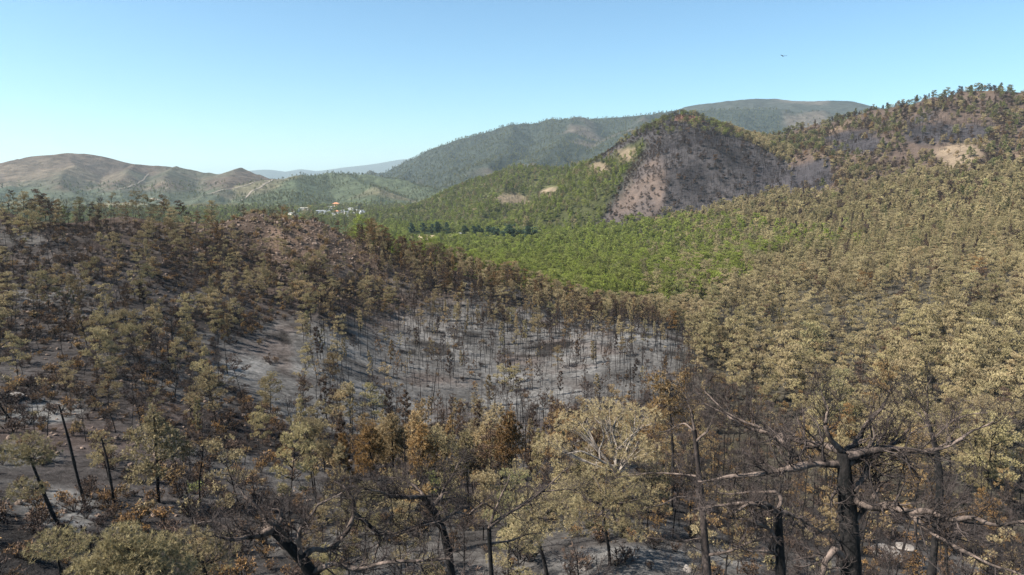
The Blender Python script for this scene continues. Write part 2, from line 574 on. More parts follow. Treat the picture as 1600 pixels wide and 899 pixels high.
put((0.165, 0.115, 0.086), np.clip(knoll * 1.5, 0, 1) * (0.55 + 0.45 * sstep(-0.3, 0.3, fbm(GX, GY, 10, 4, 15))))
crest_l = sstep(205, 235, RR) * (PXG < 420) * near
put((0.090, 0.067, 0.054), crest_l * 0.75)
# unburnt valley and olive forest floor
green = sstep(275, 320, RR) * (RR < 2000)
put((0.062, 0.075, 0.030), green * sstep(1200, 1130, PXG + 60 * fbm(GX, GY, 60, 3, 16)))
put((0.085, 0.075, 0.055), near * (RR > 85) * sstep(1040, 1120, PXG) * 0.8)
put((0.13, 0.11, 0.06), sstep(330, 420, RR) * (RR < 2000) * sstep(1040, 1160, PXG + 60 * fbm(GX, GY, 60, 3, 16)))
put((0.10, 0.095, 0.045), sstep(1200, 1700, RR) * (RR < 2200) * 0.8)
put((0.140, 0.130, 0.121), sstep(62, 50, RR) * sstep(350, 450, PXG) * (0.25 + 0.65 * sstep(-0.25, 0.3, fbm(GX, GY, 7, 4, 191))))
W = {n: (WHICH == i + 1).astype(float) for i, n in enumerate(RNAMES)}
put((0.11, 0.082, 0.068), W["wooded_hill"])
put((0.20, 0.145, 0.105), W["wooded_hill"] * sstep(0.15, 0.5, fbm(GX, GY, 90, 4, 17)))
put((0.074, 0.067, 0.068), W["conical_hill"])
put((0.040, 0.036, 0.038), W["conical_hill"] * sstep(0.0, 0.5, fbm(GX, GY, 50, 4, 153)))
JX0 = PXG + 40 * fbm(GX, GY, 60, 4, 35)
JY0 = PYG + 26 * fbm(GX, GY, 60, 4, 36)
GREY = [(1240, 292, 62, 34), (1575, 284, 70, 13), (1480, 200, 70, 22), (1330, 225, 45, 18), (1400, 300, 60, 9)]
for (cx, cy, rx, ry) in GREY:
    put((0.066, 0.060, 0.064), (W["wooded_hill"] + W["conical_hill"]) * sstep(1.4, 0.7, ((JX0 - cx) / rx) ** 2 + ((JY0 - cy) / ry) ** 2))
JX = PXG + 14 * fbm(GX, GY, 60, 4, 33)
JY = PYG + 10 * fbm(GX, GY, 60, 4, 34)
put((0.22, 0.115, 0.08), 0.8 * W["conical_hill"] * sstep(1.2, 0.6, ((JX - 1088) / 34) ** 2 + ((JY - 182) / 13) ** 2))
ROCK_POLY = [(1005, 250), (1038, 245), (1040, 290), (1030, 330), (1000, 350), (945, 350), (975, 300)]
put((0.165, 0.124, 0.102), W["conical_hill"] * soft_poly(PXG, PYG, ROCK_POLY, 45, GX, GY, 70, 151) * (0.35 + 0.65 * sstep(-0.3, 0.3, fbm(GX, GY, 40, 4, 152))))
GREEN_FLANK = [(700, 330), (860, 285), (960, 240), (1005, 218), (1012, 228), (985, 262), (965, 300), (935, 352), (700, 380)]
put((0.062, 0.066, 0.030), W["conical_hill"] * soft_poly(PXG, PYG, GREEN_FLANK, 40, GX, GY, 70, 161))
put((0.085, 0.088, 0.038), W["green_spur"])
for (cx, cy, rx, ry) in ((800, 313, 26, 11), (975, 238, 18, 10), (935, 262, 14, 8), (860, 300, 16, 9), (1500, 245, 34, 20), (1480, 262, 20, 12)):
    put((0.28, 0.215, 0.15), sstep(1.6, 0.3, ((JX - cx) / rx) ** 2 + ((JY - cy) / ry) ** 2 + 0.9 * fbm(GX, GY, 30, 3, 171)) * (RR > 600) * 0.8)
put((0.050, 0.058, 0.046), W["mountain"])
put((0.15, 0.122, 0.098), W["mountain"] * sstep(0.22, 0.55, fbm(GX, GY, 420, 5, 18)) * 0.75)
put((0.065, 0.070, 0.058), W["far_mountain"])
put((0.18, 0.15, 0.12), W["far_mountain"] * sstep(0.3, 0.5, fbm(GX, GY, 500, 4, 28)) * 0.8)
put((0.085, 0.10, 0.062), W["village_hills"])
put((0.20, 0.17, 0.11), W["village_hills"] * sstep(0.05, 0.5, fbm(GX, GY, 300, 5, 19)) * 0.7)
put((0.118, 0.094, 0.074), W["brown_hills"])
put((0.085, 0.10, 0.07), W["brown_hills"] * np.clip(sstep(0.0, 0.4, fbm(GX, GY, 380, 5, 20)) * 0.6 + sstep(285, 305, JY) * 0.9, 0, 1))
put((0.18, 0.145, 0.108), W["brown_hills"] * sstep(0.2, 0.5, fbm(GX, GY, 200, 4, 22)) * 0.6)
put((0.10, 0.11, 0.09), W["horizon_hills"])
for (cx, cy, rx, ry) in ((662, 371, 26, 4), (706, 371, 14, 4)):
    put((0.45, 0.36, 0.22), sstep(1.3, 0.7, ((JX - cx) / rx) ** 2 + ((PYG - cy) / ry) ** 2) * (RR > 500))
COARSE = sstep(300, 1500, RR)


def mesh_np(name, V, faces, mats, face_mat=None, smooth=False, attrs=None):
    """faces: list of int arrays (n,3) or (n,4), all indices into V"""
    me = bpy.data.meshes.new(name)
    V = np.ascontiguousarray(V, np.float32)
    me.vertices.add(len(V))
    me.vertices.foreach_set("co", V.ravel())
    faces = [f for f in faces if len(f)]
    idx = np.concatenate([f.ravel() for f in faces]).astype(np.int32)
    tot = np.concatenate([np.full(len(f), f.shape[1], np.int32) for f in faces])
    st = np.concatenate([[0], np.cumsum(tot)[:-1]]).astype(np.int32)
    me.loops.add(len(idx))
    me.loops.foreach_set("vertex_index", idx)
    me.polygons.add(len(tot))
    me.polygons.foreach_set("loop_start", st)
    if face_mat is not None:
        me.polygons.foreach_set("material_index", face_mat.astype(np.int32))
    me.polygons.foreach_set("use_smooth", np.full(len(tot), smooth, bool))
    for m in mats:
        me.materials.append(m)
    if attrs:
        for an, (dom, data) in attrs.items():
            if data.ndim == 2:
                a = me.attributes.new(an, 'FLOAT_COLOR', dom)
                a.data.foreach_set("color", np.concatenate([data, np.ones((len(data), 1))], 1).astype(np.float32).ravel())
            else:
                a = me.attributes.new(an, 'FLOAT', dom)
                a.data.foreach_set("value", data.astype(np.float32))
    me.update(calc_edges=True)
    return me


def link(name, data, parent=None):
    o = bpy.data.objects.new(name, data)
    COL.objects.link(o)
    if parent is not None:
        o.parent = parent
    return o


nr, na = GX.shape
vid = np.arange(nr * na).reshape(nr, na)
quads = np.stack([vid[:-1, :-1], vid[:-1, 1:], vid[1:, 1:], vid[1:, :-1]], -1)
VALL = np.stack([GX, GY, ZW], -1).reshape(-1, 3)
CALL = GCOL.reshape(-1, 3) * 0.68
FALL = COARSE.reshape(-1)
Wq = WHICH[:-1, :-1].copy()
Wq = np.where((RR[:-1, :-1] < 300) & (Wq == 0), -1, Wq)
for code, name in [(-1, "hillside"), (0, "valley_floor")] + [(i + 1, n) for i, n in enumerate(RNAMES)]:
    q = quads[Wq == code]
    if not len(q):
        continue
    used, inv = np.unique(q.ravel(), return_inverse=True)
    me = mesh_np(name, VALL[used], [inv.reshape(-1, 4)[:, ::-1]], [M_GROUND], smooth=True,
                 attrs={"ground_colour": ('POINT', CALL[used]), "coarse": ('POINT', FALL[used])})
    o = link(name, me)
    o["kind"] = "structure"


# ------------------------------------------------------------------ branch and needle geometry
class Geo:
    def __init__(self):
        self.V, self.F, self.n = [], [], 0

    def add(self, V, F):
        if len(V) == 0:
            return
        self.V.append(V); self.F.append(F + self.n); self.n += len(V)

    def mesh(self, name, mats, smooth=False, attrs=None):
        return mesh_np(name, np.concatenate(self.V), self.F, mats, smooth=smooth, attrs=attrs)


def norm(v):
    return v / (np.linalg.norm(v, axis=-1, keepdims=True) + 1e-9)


def tubes(P, R, sides):
    """P (n,S,3) paths, R (n,S) radii -> verts, quad faces"""
    n, S, _ = P.shape
    T = norm(np.gradient(P, axis=1))
    ref = np.where(np.abs(T[..., 2:3]) > 0.85, np.array((1.0, 0, 0)), np.array((0, 0, 1.0)))
    ref = np.repeat(ref[:, :1], S, 1)
    A = norm(np.cross(T, ref)); B = np.cross(T, A)
    ang = np.arange(sides) * 2 * math.pi / sides
    V = P[:, :, None] + R[:, :, None, None] * (A[:, :, None] * np.cos(ang)[None, None, :, None] + B[:, :, None] * np.sin(ang)[None, None, :, None])
    idx = np.arange(n * S * sides).reshape(n, S, sides)
    a = idx[:, :-1]; b = idx[:, 1:]
    F = np.stack([a, np.roll(a, -1, 2), np.roll(b, -1, 2), b], -1).reshape(-1, 4)
    return V.reshape(-1, 3), F


def resample(pts, S):
    pts = np.asarray(pts, float)
    d = np.concatenate([[0], np.cumsum(np.linalg.norm(np.diff(pts[:, :3], axis=0), axis=1))])
    t = np.linspace(0, d[-1], S)
    lin = np.stack([np.interp(t, d, pts[:, k]) for k in range(pts.shape[1])], 1)
    k = np.array((0.25, 0.5, 0.25))
    sm = lin.copy()
    for _ in range(1):
        sm[1:-1] = lin[:-2] * k[0] + lin[1:-1] * k[1] + lin[2:] * k[2]
        lin = sm.copy()
    return sm


def grow(P, R, per, length, rng, S=5, tmin=0.25, tmax=1.0, angle=(35, 75), up=0.15, wig=0.25, rad=0.6, tip=0.25, len_by_t=0.5, rmin=0.004, flat=0.0):
    """children off parent paths P (n,S,3) with radii R; length: scalar or (n,) parent-relative base length"""
    n, SP_, _ = P.shape
    m = n * per
    par = np.repeat(np.arange(n), per)
    t = rng.uniform(tmin, tmax, m)
    f = t * (SP_ - 1)
    i = np.clip(f.astype(int), 0, SP_ - 2)
    w = (f - i)[:, None]
    p0 = P[par, i] * (1 - w) + P[par, i + 1] * w
    r0 = R[par, i] * (1 - w[:, 0]) + R[par, i + 1] * w[:, 0]
    T = norm(P[par, i + 1] - P[par, i])
    q = norm(np.cross(T, rng.normal(size=(m, 3))))
    if flat:
        q[:, 2] *= (1 - flat)
        q = norm(q)
    th = np.radians(rng.uniform(angle[0], angle[1], m))[:, None]
    D = norm(T * np.cos(th) + q * np.sin(th) + np.array((0, 0, up)))
    L = (np.broadcast_to(np.asarray(length, float), (n,))[par] * (1 - len_by_t * t) * rng.uniform(0.6, 1.25, m))
    out = np.empty((m, S, 3)); out[:, 0] = p0
    for s in range(1, S):
        out[:, s] = out[:, s - 1] + D * (L / (S - 1))[:, None]
        D = norm(D + rng.normal(size=(m, 3)) * wig + np.array((0, 0, up)))
    rr = np.maximum(r0 * rad, rmin)[:, None] * np.linspace(1, tip, S)[None]
    return out, np.maximum(rr, rmin * 0.7)


def needles(P, D, k, L, w, rng, spread=0.8):
    n = len(P)
    d = norm(np.repeat(D, k, 0) + spread * rng.normal(size=(n * k, 3)))
    p = np.repeat(P, k, 0) + d * (L * 0.1)
    side = norm(np.cross(d, rng.normal(size=(n * k, 3)))) * (w * rng.uniform(0.6, 1.2, (n * k, 1)))
    tipv = p + d * (L * rng.uniform(0.65, 1.25, (n * k, 1)))
    V = np.stack([p - side, p + side, tipv], 1).reshape(-1, 3)
    F = np.arange(n * k * 3).reshape(-1, 3)
    tone = np.repeat(rng.uniform(0, 1, n), k) * 0.7 + rng.uniform(0, 0.3, n * k)
    return V, F, tone


LOD = {  # sides, second-order per limb, tufts per twig, needles per tuft, needle length, half width, tufts per square metre of a pad
    "near": dict(s=7, sub=7, tuft=6, k=14, L=0.21, w=0.016, pt=62),
    "mid": dict(s=5, sub=5, tuft=4, k=10, L=0.27, w=0.032, pt=36),
    "far": dict(s=4, sub=4, tuft=4, k=8, L=0.33, w=0.055, pt=26),
    "vfar": dict(s=3, sub=2, tuft=3, k=6, L=0.65, w=0.17, pt=9),
}


def trunk_path(h, rng, lean=0.08, wig=0.25, S=9):
    z = np.linspace(-0.6, h, S)
    a = rng.uniform(0, 2 * math.pi)
    t = np.clip(z / h, 0, 1)
    x = lean * h * math.cos(a) * t ** 1.3 + np.cumsum(rng.normal(0, wig * h * 0.03, S)) * t
    y = lean * h * math.sin(a) * t ** 1.3 + np.cumsum(rng.normal(0, wig * h * 0.03, S)) * t
    return np.stack([x, y, z], 1)


def make_pine(shape, lod, seed, thin=1.0):
    """returns (trunk geo, crown geo, tones), unit tree about 9 m tall"""
    rng = np.random.default_rng(seed)
    c = LOD[lod]
    h = 9.0
    prof = {
        "round": dict(base=0.28, n=15, w=2.5, lean=0.07, top=0.55),
        "umbrella": dict(base=0.48, n=13, w=3.0, lean=0.13, top=0.75),
        "column": dict(base=0.22, n=24, w=1.25, lean=0.04, top=0.25),
        "cone": dict(base=0.22, n=25, w=2.2, lean=0.04, top=0.12),
        "ragged": dict(base=0.30, n=12, w=2.4, lean=0.17, top=0.45),
        "thin": dict(base=0.55, n=13, w=1.3, lean=0.08, top=0.4),
    }[shape]
    tp = trunk_path(h, rng, prof["lean"] * rng.uniform(0.4, 1.5))
    tr = 0.115 * (1 - np.linspace(0, 1, len(tp)) * 0.86) * (0.62 if shape == "thin" else 1)
    G = Geo()
    G.add(*tubes(tp[None], tr[None], c["s"]))
    n = prof["n"]
    t = prof["base"] + (0.97 - prof["base"]) * (np.arange(n) + rng.uniform(0, 1, n)) / n
    f = t * (len(tp) - 1)
    i = np.clip(f.astype(int), 0, len(tp) - 2)
    p0 = tp[i] + (tp[i + 1] - tp[i]) * (f - i)[:, None]
    q = (t - prof["base"]) / (1 - prof["base"])
    if shape in ("cone",):
        L = prof["w"] * (1.05 - q * (1 - prof["top"]))
    else:
        L = prof["w"] * (np.sin(np.clip(q * 0.75 + 0.2, 0, 1) * math.pi) * (1 - prof["top"]) + prof["top"])
    L = L * rng.uniform(0.6, 1.25, n)
    az = np.arange(n) * 2.4 + rng.uniform(-0.5, 0.5, n)
    el = np.radians(np.interp(q, [0, 1], [8, 55]) + rng.uniform(-12, 12, n))
    D = np.stack([np.cos(az) * np.cos(el), np.sin(az) * np.cos(el), np.sin(el)], 1)
    S = 5
    P = np.empty((n, S, 3)); P[:, 0] = p0
    d = D.copy()
    for s in range(1, S):
        P[:, s] = P[:, s - 1] + d * (L / (S - 1))[:, None]
        d = norm(d + rng.normal(size=d.shape) * 0.16 + np.array((0, 0, 0.13)))
    R = (0.035 + 0.012 * L)[:, None] * np.linspace(1, 0.3, S)[None]
    if lod == "vfar":
        R = R * 1.5
    G.add(*tubes(P, R, 3 if lod != "near" else 5))
    P2, R2 = grow(P, R, c["sub"] + 1, L * 0.46, rng, S=4, tmin=0.5, flat=0.45, angle=(25, 65), up=0.14, wig=0.2, rmin=0.006 if lod == "near" else 0.01)
    if lod in ("near", "mid", "far"):
        G.add(*tubes(P2, R2, 3))
    if shape in ("round", "umbrella", "ragged"):
        # flat cloud-like pads of needles carried on the limb ends, bare limbs between them
        C = [P[:, -1]]; RD = [0.34 * L + 0.30]
        C.append(P[:, 3] + rng.normal(0, 0.25, (n, 3))); RD.append(0.24 * L + 0.22)
        C.append(tp[-1:] + np.array((0, 0, -0.1))); RD.append(np.array([0.75]))
        C = np.concatenate(C); RD = np.concatenate(RD) * rng.uniform(0.7, 1.2, len(C))
        keepp = rng.uniform(size=len(C)) < (0.62 if shape == "ragged" else 0.93)
        C, RD = C[keepp], RD[keepp]
        pts, dirs = [], []
        for cc, rad in zip(C, RD):
            m = max(3, int(c["pt"] * rad * rad * 1.15))
            q = norm(rng.normal(size=(m, 3))) * rng.uniform(0.55, 1.0, (m, 1))
            q[:, 2] = np.where(q[:, 2] < 0, q[:, 2] * 0.3, q[:, 2])
            lump = 1 + 0.45 * (vnoise(q[:, 0:1] * 2.2 + cc[0], q[:, 1:2] * 2.2 + cc[1], seed) - 0.5)
            pts.append(cc + q * lump * np.array((rad, rad, rad * 0.52)))
            dirs.append(q * np.array((0.8, 0.8, 0.5)) + np.array((0, 0, 0.65)))
        V, F, tone = needles(np.concatenate(pts), norm(np.concatenate(dirs)), c["k"], c["L"], c["w"], rng, 0.6)
    else:
        allP = np.concatenate([P2, P[:, 1:5]])
        keep = rng.uniform(size=len(allP)) < thin
        allP = allP[keep]
        m = len(allP)
        tt = rng.uniform(0.4, 1.0, (m, c["tuft"])); tt[:, -1] = 1.0
        f = tt * 3
        i = np.clip(f.astype(int), 0, 2)
        rows = np.arange(m)[:, None]
        pp = allP[rows, i] * (1 - (f - i))[..., None] + allP[rows, i + 1] * (f - i)[..., None]
        dd = norm(allP[rows, i + 1] - allP[rows, i]) * 0.6 + np.array((0, 0, 0.55))
        pp = pp.reshape(-1, 3) + rng.normal(0, 0.09, (m * c["tuft"], 3))
        V, F, tone = needles(pp, dd.reshape(-1, 3), c["k"], c["L"] * (0.8 if shape == "thin" else 1), c["w"] * (0.55 if shape == "thin" else 0.8), rng)
    N = Geo(); N.add(V, F)
    return G, N, tone


def make_bare(kind, lod, seed):
    """burnt tree without needles: (trunk geo, branches geo), about 9 m tall"""
    rng = np.random.default_rng(seed)
    h = 9.0
    sides = {"near": 7, "mid": 5, "far": 4, "vfar": 3}[lod]
    G, B = Geo(), Geo()
    if kind == "pole":
        tp = trunk_path(h, rng, 0.05, 0.2)
        tr = {"near": 0.10, "mid": 0.13, "far": 0.12}[lod] * (1 - np.linspace(0, 1, len(tp)) * 0.8)
        G.add(*tubes(tp[None], tr[None], sides))
        P, R = grow(tp[None], tr[None], 20, 0.95, rng, S=4, tmin=0.35, angle=(45, 80), up=0.1, wig=0.15, rad=0.4, len_by_t=0.2, rmin=0.014 if lod != "near" else 0.007)
        B.add(*tubes(P, R, 3))
        if lod != "far":
            P2, R2 = grow(P, R, 3, 0.4, rng, S=3, angle=(25, 60), up=0.1, rmin=0.008)
            B.add(*tubes(P2, R2, 3))
    else:
        tp = trunk_path(h * (0.8 if kind == "spread" else 1.0), rng, 0.12, 0.6)
        tr = (0.14 if kind == "spread" else 0.10) * (1 - np.linspace(0, 1, len(tp)) * 0.8)
        G.add(*tubes(tp[None], tr[None], sides))
        n1 = 11 if kind == "spread" else 15
        P, R = grow(tp[None], tr[None], n1, 4.2 if kind == "spread" else 2.6, rng, S=7, tmin=0.36, tmax=0.98, angle=(35, 80), up=0.05, wig=0.24, rad=0.62, tip=0.3, len_by_t=0.45, rmin=0.012)
        B.add(*tubes(P, R, 4 if lod == "near" else 3))
        a = {"near": (7, 5, 4), "mid": (5, 4, 3), "far": (4, 3, 0)}[lod]
        rm = {"near": 0.006, "mid": 0.011, "far": 0.02}[lod]
        P2, R2 = grow(P, R, a[0], 1.5, rng, S=5, tmin=0.2, angle=(25, 65), up=0.1, wig=0.25, rmin=rm * 1.5)
        B.add(*tubes(P2, R2, 3))
        P3, R3 = grow(P2, R2, a[1], 0.75, rng, S=4, tmin=0.2, angle=(25, 60), up=0.12, wig=0.25, rmin=rm)
        B.add(*tubes(P3, R3, 3))
        if a[2]:
            P4, R4 = grow(P3, R3, a[2], 0.34, rng, S=3, tmin=0.3, angle=(25, 55), up=0.12, rmin=rm * 0.8)
            B.add(*tubes(P4, R4, 3))
    return G, B


def make_shrub(lod, seed):
    """low burnt shrub, about 1.2 m: (stems geo, scorched leaves geo, tones)"""
    rng = np.random.default_rng(seed)
    n = 12
    az = rng.uniform(0, 2 * math.pi, n); el = np.radians(rng.uniform(35, 85, n))
    D = np.stack([np.cos(az) * np.cos(el), np.sin(az) * np.cos(el), np.sin(el)], 1)
    S = 4
    P = np.empty((n, S, 3)); P[:, 0] = rng.normal(0, 0.12, (n, 3)) * np.array((1, 1, 0)) - np.array((0, 0, 0.1))
    L = rng.uniform(0.7, 1.4, n)
    d = D
    for s in range(1, S):
        P[:, s] = P[:, s - 1] + d * (L / (S - 1))[:, None]
        d = norm(d + rng.normal(size=d.shape) * 0.2)
    R = 0.03 * np.linspace(1, 0.4, S)[None] * np.ones((n, 1))
    G = Geo(); G.add(*tubes(P, R, 3))
    P2, R2 = grow(P, R, 5, 0.55, rng, S=3, tmin=0.3, angle=(20, 60), rmin=0.012)
    G.add(*tubes(P2, R2, 3))
    V, F, tone = needles(P2[:, -1], norm(P2[:, -1] - P2[:, 0]), 5, 0.22, 0.04, rng)
    N = Geo(); N.add(V, F)
    return G, N, tone


def make_stone(seed, squash=0.6):
    """irregular angular stone, 1 m"""
    rng = np.random.default_rng(seed)
    t = (1 + 5 ** 0.5) / 2
    V = np.array([(-1, t, 0), (1, t, 0), (-1, -t, 0), (1, -t, 0), (0, -1, t), (0, 1, t), (0, -1, -t), (0, 1, -t), (t, 0, -1), (t, 0, 1), (-t, 0, -1), (-t, 0, 1)], float)
    F = np.array([(0, 11, 5), (0, 5, 1), (0, 1, 7), (0, 7, 10), (0, 10, 11), (1, 5, 9), (5, 11, 4), (11, 10, 2), (10, 7, 6), (7, 1, 8), (3, 9, 4), (3, 4, 2), (3, 2, 6), (3, 6, 8), (3, 8, 9), (4, 9, 5), (2, 4, 11), (6, 2, 10), (8, 6, 7), (9, 8, 1)])
    # one subdivision
    mids = {}
    V = list(V); F2 = []
    def mid(a, b):
        k = (min(a, b), max(a, b))
        if k not in mids:
            mids[k] = len(V); V.append((np.array(V[a]) + np.array(V[b])) / 2)
        return mids[k]
    for a, b, c in F:
        ab, bc, ca = mid(a, b), mid(b, c), mid(c, a)
        F2 += [(a, ab, ca), (b, bc, ab), (c, ca, bc), (ab, bc, ca)]
    V = norm(np.array(V))
    V *= 0.5 * rng.uniform(0.72, 1.12, (len(V), 1))
    V *= np.array((1.0, rng.uniform(0.6, 0.95), squash * rng.uniform(0.7, 1.2)))
    return V, np.array(F2)

# ------------------------------------------------------------------ tree prototypes (mesh data shared by all copies)
PINE, BARE, SHRUB = {}, {}, {}
PROTO_COL = bpy.data.collections.new("forest_sources")     # sources of the mass forests; not linked to the scene


def trunk_mats(shape):
    return [M_CHAR]


def add_pine(shape, lod, var, thin=1.0):
    sd = (sum(ord(ch) for ch in shape) * 37 + len(lod) * 101 + var * 7) % 100000
    G, N, tone = make_pine(shape, lod, sd, thin)
    tm = G.mesh("trunk", [M_CHAR], smooth=True)
    cm = N.mesh("crown", [M_NEEDLE], attrs={"tone": ('FACE', tone)})
    PINE[(shape, lod, var)] = (tm, cm, G, N, tone)


def joined(name, G, N, tone, mats):
    V = np.concatenate(G.V + N.V)
    gf = list(G.F); nf = [f + G.n for f in N.F]
    ng, nn = sum(len(f) for f in gf), sum(len(f) for f in nf)
    fm = np.concatenate([np.zeros(ng), np.ones(nn)])
    tn = np.concatenate([np.zeros(ng), tone if tone is not None else np.zeros(nn)])
    me = mesh_np(name, V, gf + nf, mats, face_mat=fm, attrs={"tone": ('FACE', tn)})
    o = bpy.data.objects.new(name, me)
    PROTO_COL.objects.link(o)
    return o


SHAPES = ("round", "umbrella", "column", "cone", "ragged", "thin")
NV = {"near": 2, "mid": 3, "far": 3, "vfar": 2}
for lod in ("near", "mid", "far", "vfar"):
    for shape in SHAPES:
        if lod == "near" and shape in ("cone",):
            continue
        if lod == "vfar" and shape in ("ragged", "umbrella"):
            continue
        for v in range(NV[lod]):
            add_pine(shape, lod, v, 0.42 if shape == "thin" else (0.7 if shape == "ragged" else 1.0))
for lod in ("near", "mid", "far"):
    for kind in ("pole", "spread", "upright"):
        for v in range(3 if lod != "near" else 2):
            G, B = make_bare(kind, lod, 900 + v * 13 + len(kind) * 31 + len(lod))
            BARE[(kind, lod, v)] = (G.mesh("trunk", [M_CHAR], smooth=True), B.mesh("branches", [M_TWIG]), G, B)
for v in range(4):
    G, N, tone = make_shrub("mid", 400 + v)
    SHRUB[v] = (G.mesh("stems", [M_TWIG]), N.mesh("leaves", [M_NEEDLE], attrs={"tone": ('FACE', tone)}), G, N, tone)

SOURCES = {}      # (kind, ...) -> index in the sorted collection


def forest_sources():
    names = []
    for key in sorted(PINE):
        if key[1] in ("far", "vfar", "mid"):
            tm, cm, G, N, tone = PINE[key]
            names.append((key, joined("source_pine_%s_%s_%d" % key, G, N, tone, [M_CHAR, M_NEEDLE])))
    for key in sorted(BARE):
        if key[1] in ("far", "mid"):
            G, B = BARE[key][2:]
            names.append((key, joined("source_bare_%s_%s_%d" % key, G, B, None, [M_CHAR, M_TWIG])))
    for v in SHRUB:
        G, N, tone = SHRUB[v][2:]
        names.append((("shrub", "mid", v), joined("source_shrub_%d" % v, G, N, tone, [M_TWIG, M_NEEDLE])))
    for v in range(4):
        V, F = make_stone(70 + v)
        me = mesh_np("source_stone_%d" % v, V, [F], [M_ROCK])
        o = bpy.data.objects.new("source_stone_%d" % v, me)
        PROTO_COL.objects.link(o)
        names.append((("stone", "mid", v), o))
    order = sorted(range(len(names)), key=lambda i: names[i][1].name)
    for k, i in enumerate(order):
        SOURCES[names[i][0]] = k


forest_sources()


def scatter_group():
    g = bpy.data.node_groups.new("forest_scatter", 'GeometryNodeTree')
    g.interface.new_socket("Geometry", in_out='INPUT', socket_type='NodeSocketGeometry')
    g.interface.new_socket("Geometry", in_out='OUTPUT', socket_type='NodeSocketGeometry')
    N, Lk = g.nodes, g.links
    gi, go = N.new("NodeGroupInput"), N.new("NodeGroupOutput")
    ci = N.new("GeometryNodeCollectionInfo")
    ci.inputs[0].default_value = PROTO_COL
    ci.inputs[1].default_value = True
    ci.inputs[2].default_value = True
    iop = N.new("GeometryNodeInstanceOnPoints")
    iop.inputs["Pick Instance"].default_value = True

    def named(nm, typ):
        a = N.new("GeometryNodeInputNamedAttribute")
        a.data_type = typ
        a.inputs[0].default_value = nm
        return a.outputs[0]
    e2r = N.new("FunctionNodeEulerToRotation")
    Lk.new(named("rot", 'FLOAT_VECTOR'), e2r.inputs[0])
    Lk.new(gi.outputs[0], iop.inputs["Points"])
    Lk.new(ci.outputs[0], iop.inputs["Instance"])
    Lk.new(named("src", 'INT'), iop.inputs["Instance Index"])
    Lk.new(e2r.outputs[0], iop.inputs["Rotation"])
    Lk.new(named("size", 'FLOAT_VECTOR'), iop.inputs["Scale"])
    Lk.new(iop.outputs[0], go.inputs[0])
    return g


SCATTER = scatter_group()


def mass(name, label, items):
    """items: list of (x,y,z, src, rx,ry,rz, sx,sy,sz, hue) -> one object of kind stuff"""
    if not len(items):
        return
    A = np.array(items, float)
    me = bpy.data.meshes.new(name)
    me.vertices.add(len(A))
    me.vertices.foreach_set("co", A[:, :3].astype(np.float32).ravel())
    a = me.attributes.new("src", 'INT', 'POINT'); a.data.foreach_set("value", A[:, 3].astype(np.int32))
    a = me.attributes.new("rot", 'FLOAT_VECTOR', 'POINT'); a.data.foreach_set("vector", A[:, 4:7].astype(np.float32).ravel())
    a = me.attributes.new("size", 'FLOAT_VECTOR', 'POINT'); a.data.foreach_set("vector", A[:, 7:10].astype(np.float32).ravel())
    a = me.attributes.new("hue", 'FLOAT', 'POINT'); a.data.foreach_set("value", A[:, 10].astype(np.float32))
    o = link(name, me)
    o["kind"] = "stuff"
    o["label"] = label
    md = o.modifiers.new("scatter", 'NODES')
    md.node_group = SCATTER
    return o


# ------------------------------------------------------------------ where trees stand
def cells(x0, x1, y0, y1, cell, rng, jitter=0.48):
    xs = np.arange(x0, x1, cell); ys = np.arange(y0, y1, cell)
    X, Y = np.meshgrid(xs, ys)
    X = X + rng.uniform(-jitter, jitter, X.shape) * cell
    Y = Y + rng.uniform(-jitter, jitter, Y.shape) * cell
    return X.ravel(), Y.ravel()


TREES = []     # dicts


def pick(rng, table):
    r = rng.uniform() * sum(w for _, w in table)
    for v, w in table:
        r -= w
        if r <= 0:
            return v
    return table[-1][0]


def scatter_zone(zone, cell, rlim, cond, fn, seed, frame=(-70, 1670), top_margin=10.0):
    """fn(rng, px, py, r) -> (kind, shape, height, hue, lean) or None"""
    rng = np.random.default_rng(seed)
    half = rlim[1] * 0.82
    X, Y = cells(-half, half, rlim[0] * 0.7, rlim[1], cell, rng)
    R = np.hypot(X, Y)
    k = (R > rlim[0]) & (R < rlim[1])
    X, Y, R = X[k], Y[k], R[k]
    Z = gz(X, Y)
    PX, PY = project(X, Y, Z)
    k = (PX > frame[0]) & (PX < frame[1]) & (PY < 1100)
    k &= ~hidden_by_terrain(X, Y, Z + top_margin)
    X, Y, Z, PX, PY, R = (a[k] for a in (X, Y, Z, PX, PY, R))
    k = cond(PX, PY, R, X, Y)
    for x, y, z, px, py, r in zip(*(a[k] for a in (X, Y, Z, PX, PY, R))):
        t = fn(rng, px, py, r)
        if t is None:
            continue
        kind, shape, h, hue, lean = t
        TREES.append(dict(zone=zone, x=x, y=y, z=z, r=r, px=px, py=py, kind=kind, shape=shape, h=h, hue=float(np.clip(hue, 0, 1)), lean=lean, rz=rng.uniform(0, 6.28), fat=rng.uniform(0.85, 1.2) * (2.3 if kind == 'charred' and r > 500 else 1.25 if r > 600 else 0.8 if zone in ('tan', 'stand') else 0.92), var=int(rng.integers(0, 1000)), leanaz=rng.uniform(0, 6.28)))


def wh(name):
    k = RNAMES.index(name) + 1
    return lambda X, Y: gwhich(X, Y) == k


def patch(X, Y, scale, seed, lo):
    return fbm(X, Y, scale, 3, seed) > lo


def right_edge(py):     # px where the tan forest across the gully begins, as the ground row py
    return np.interp(py, [380, 430, 470, 520, 600, 700], [1250, 1130, 1100, 1095, 1080, 1250])


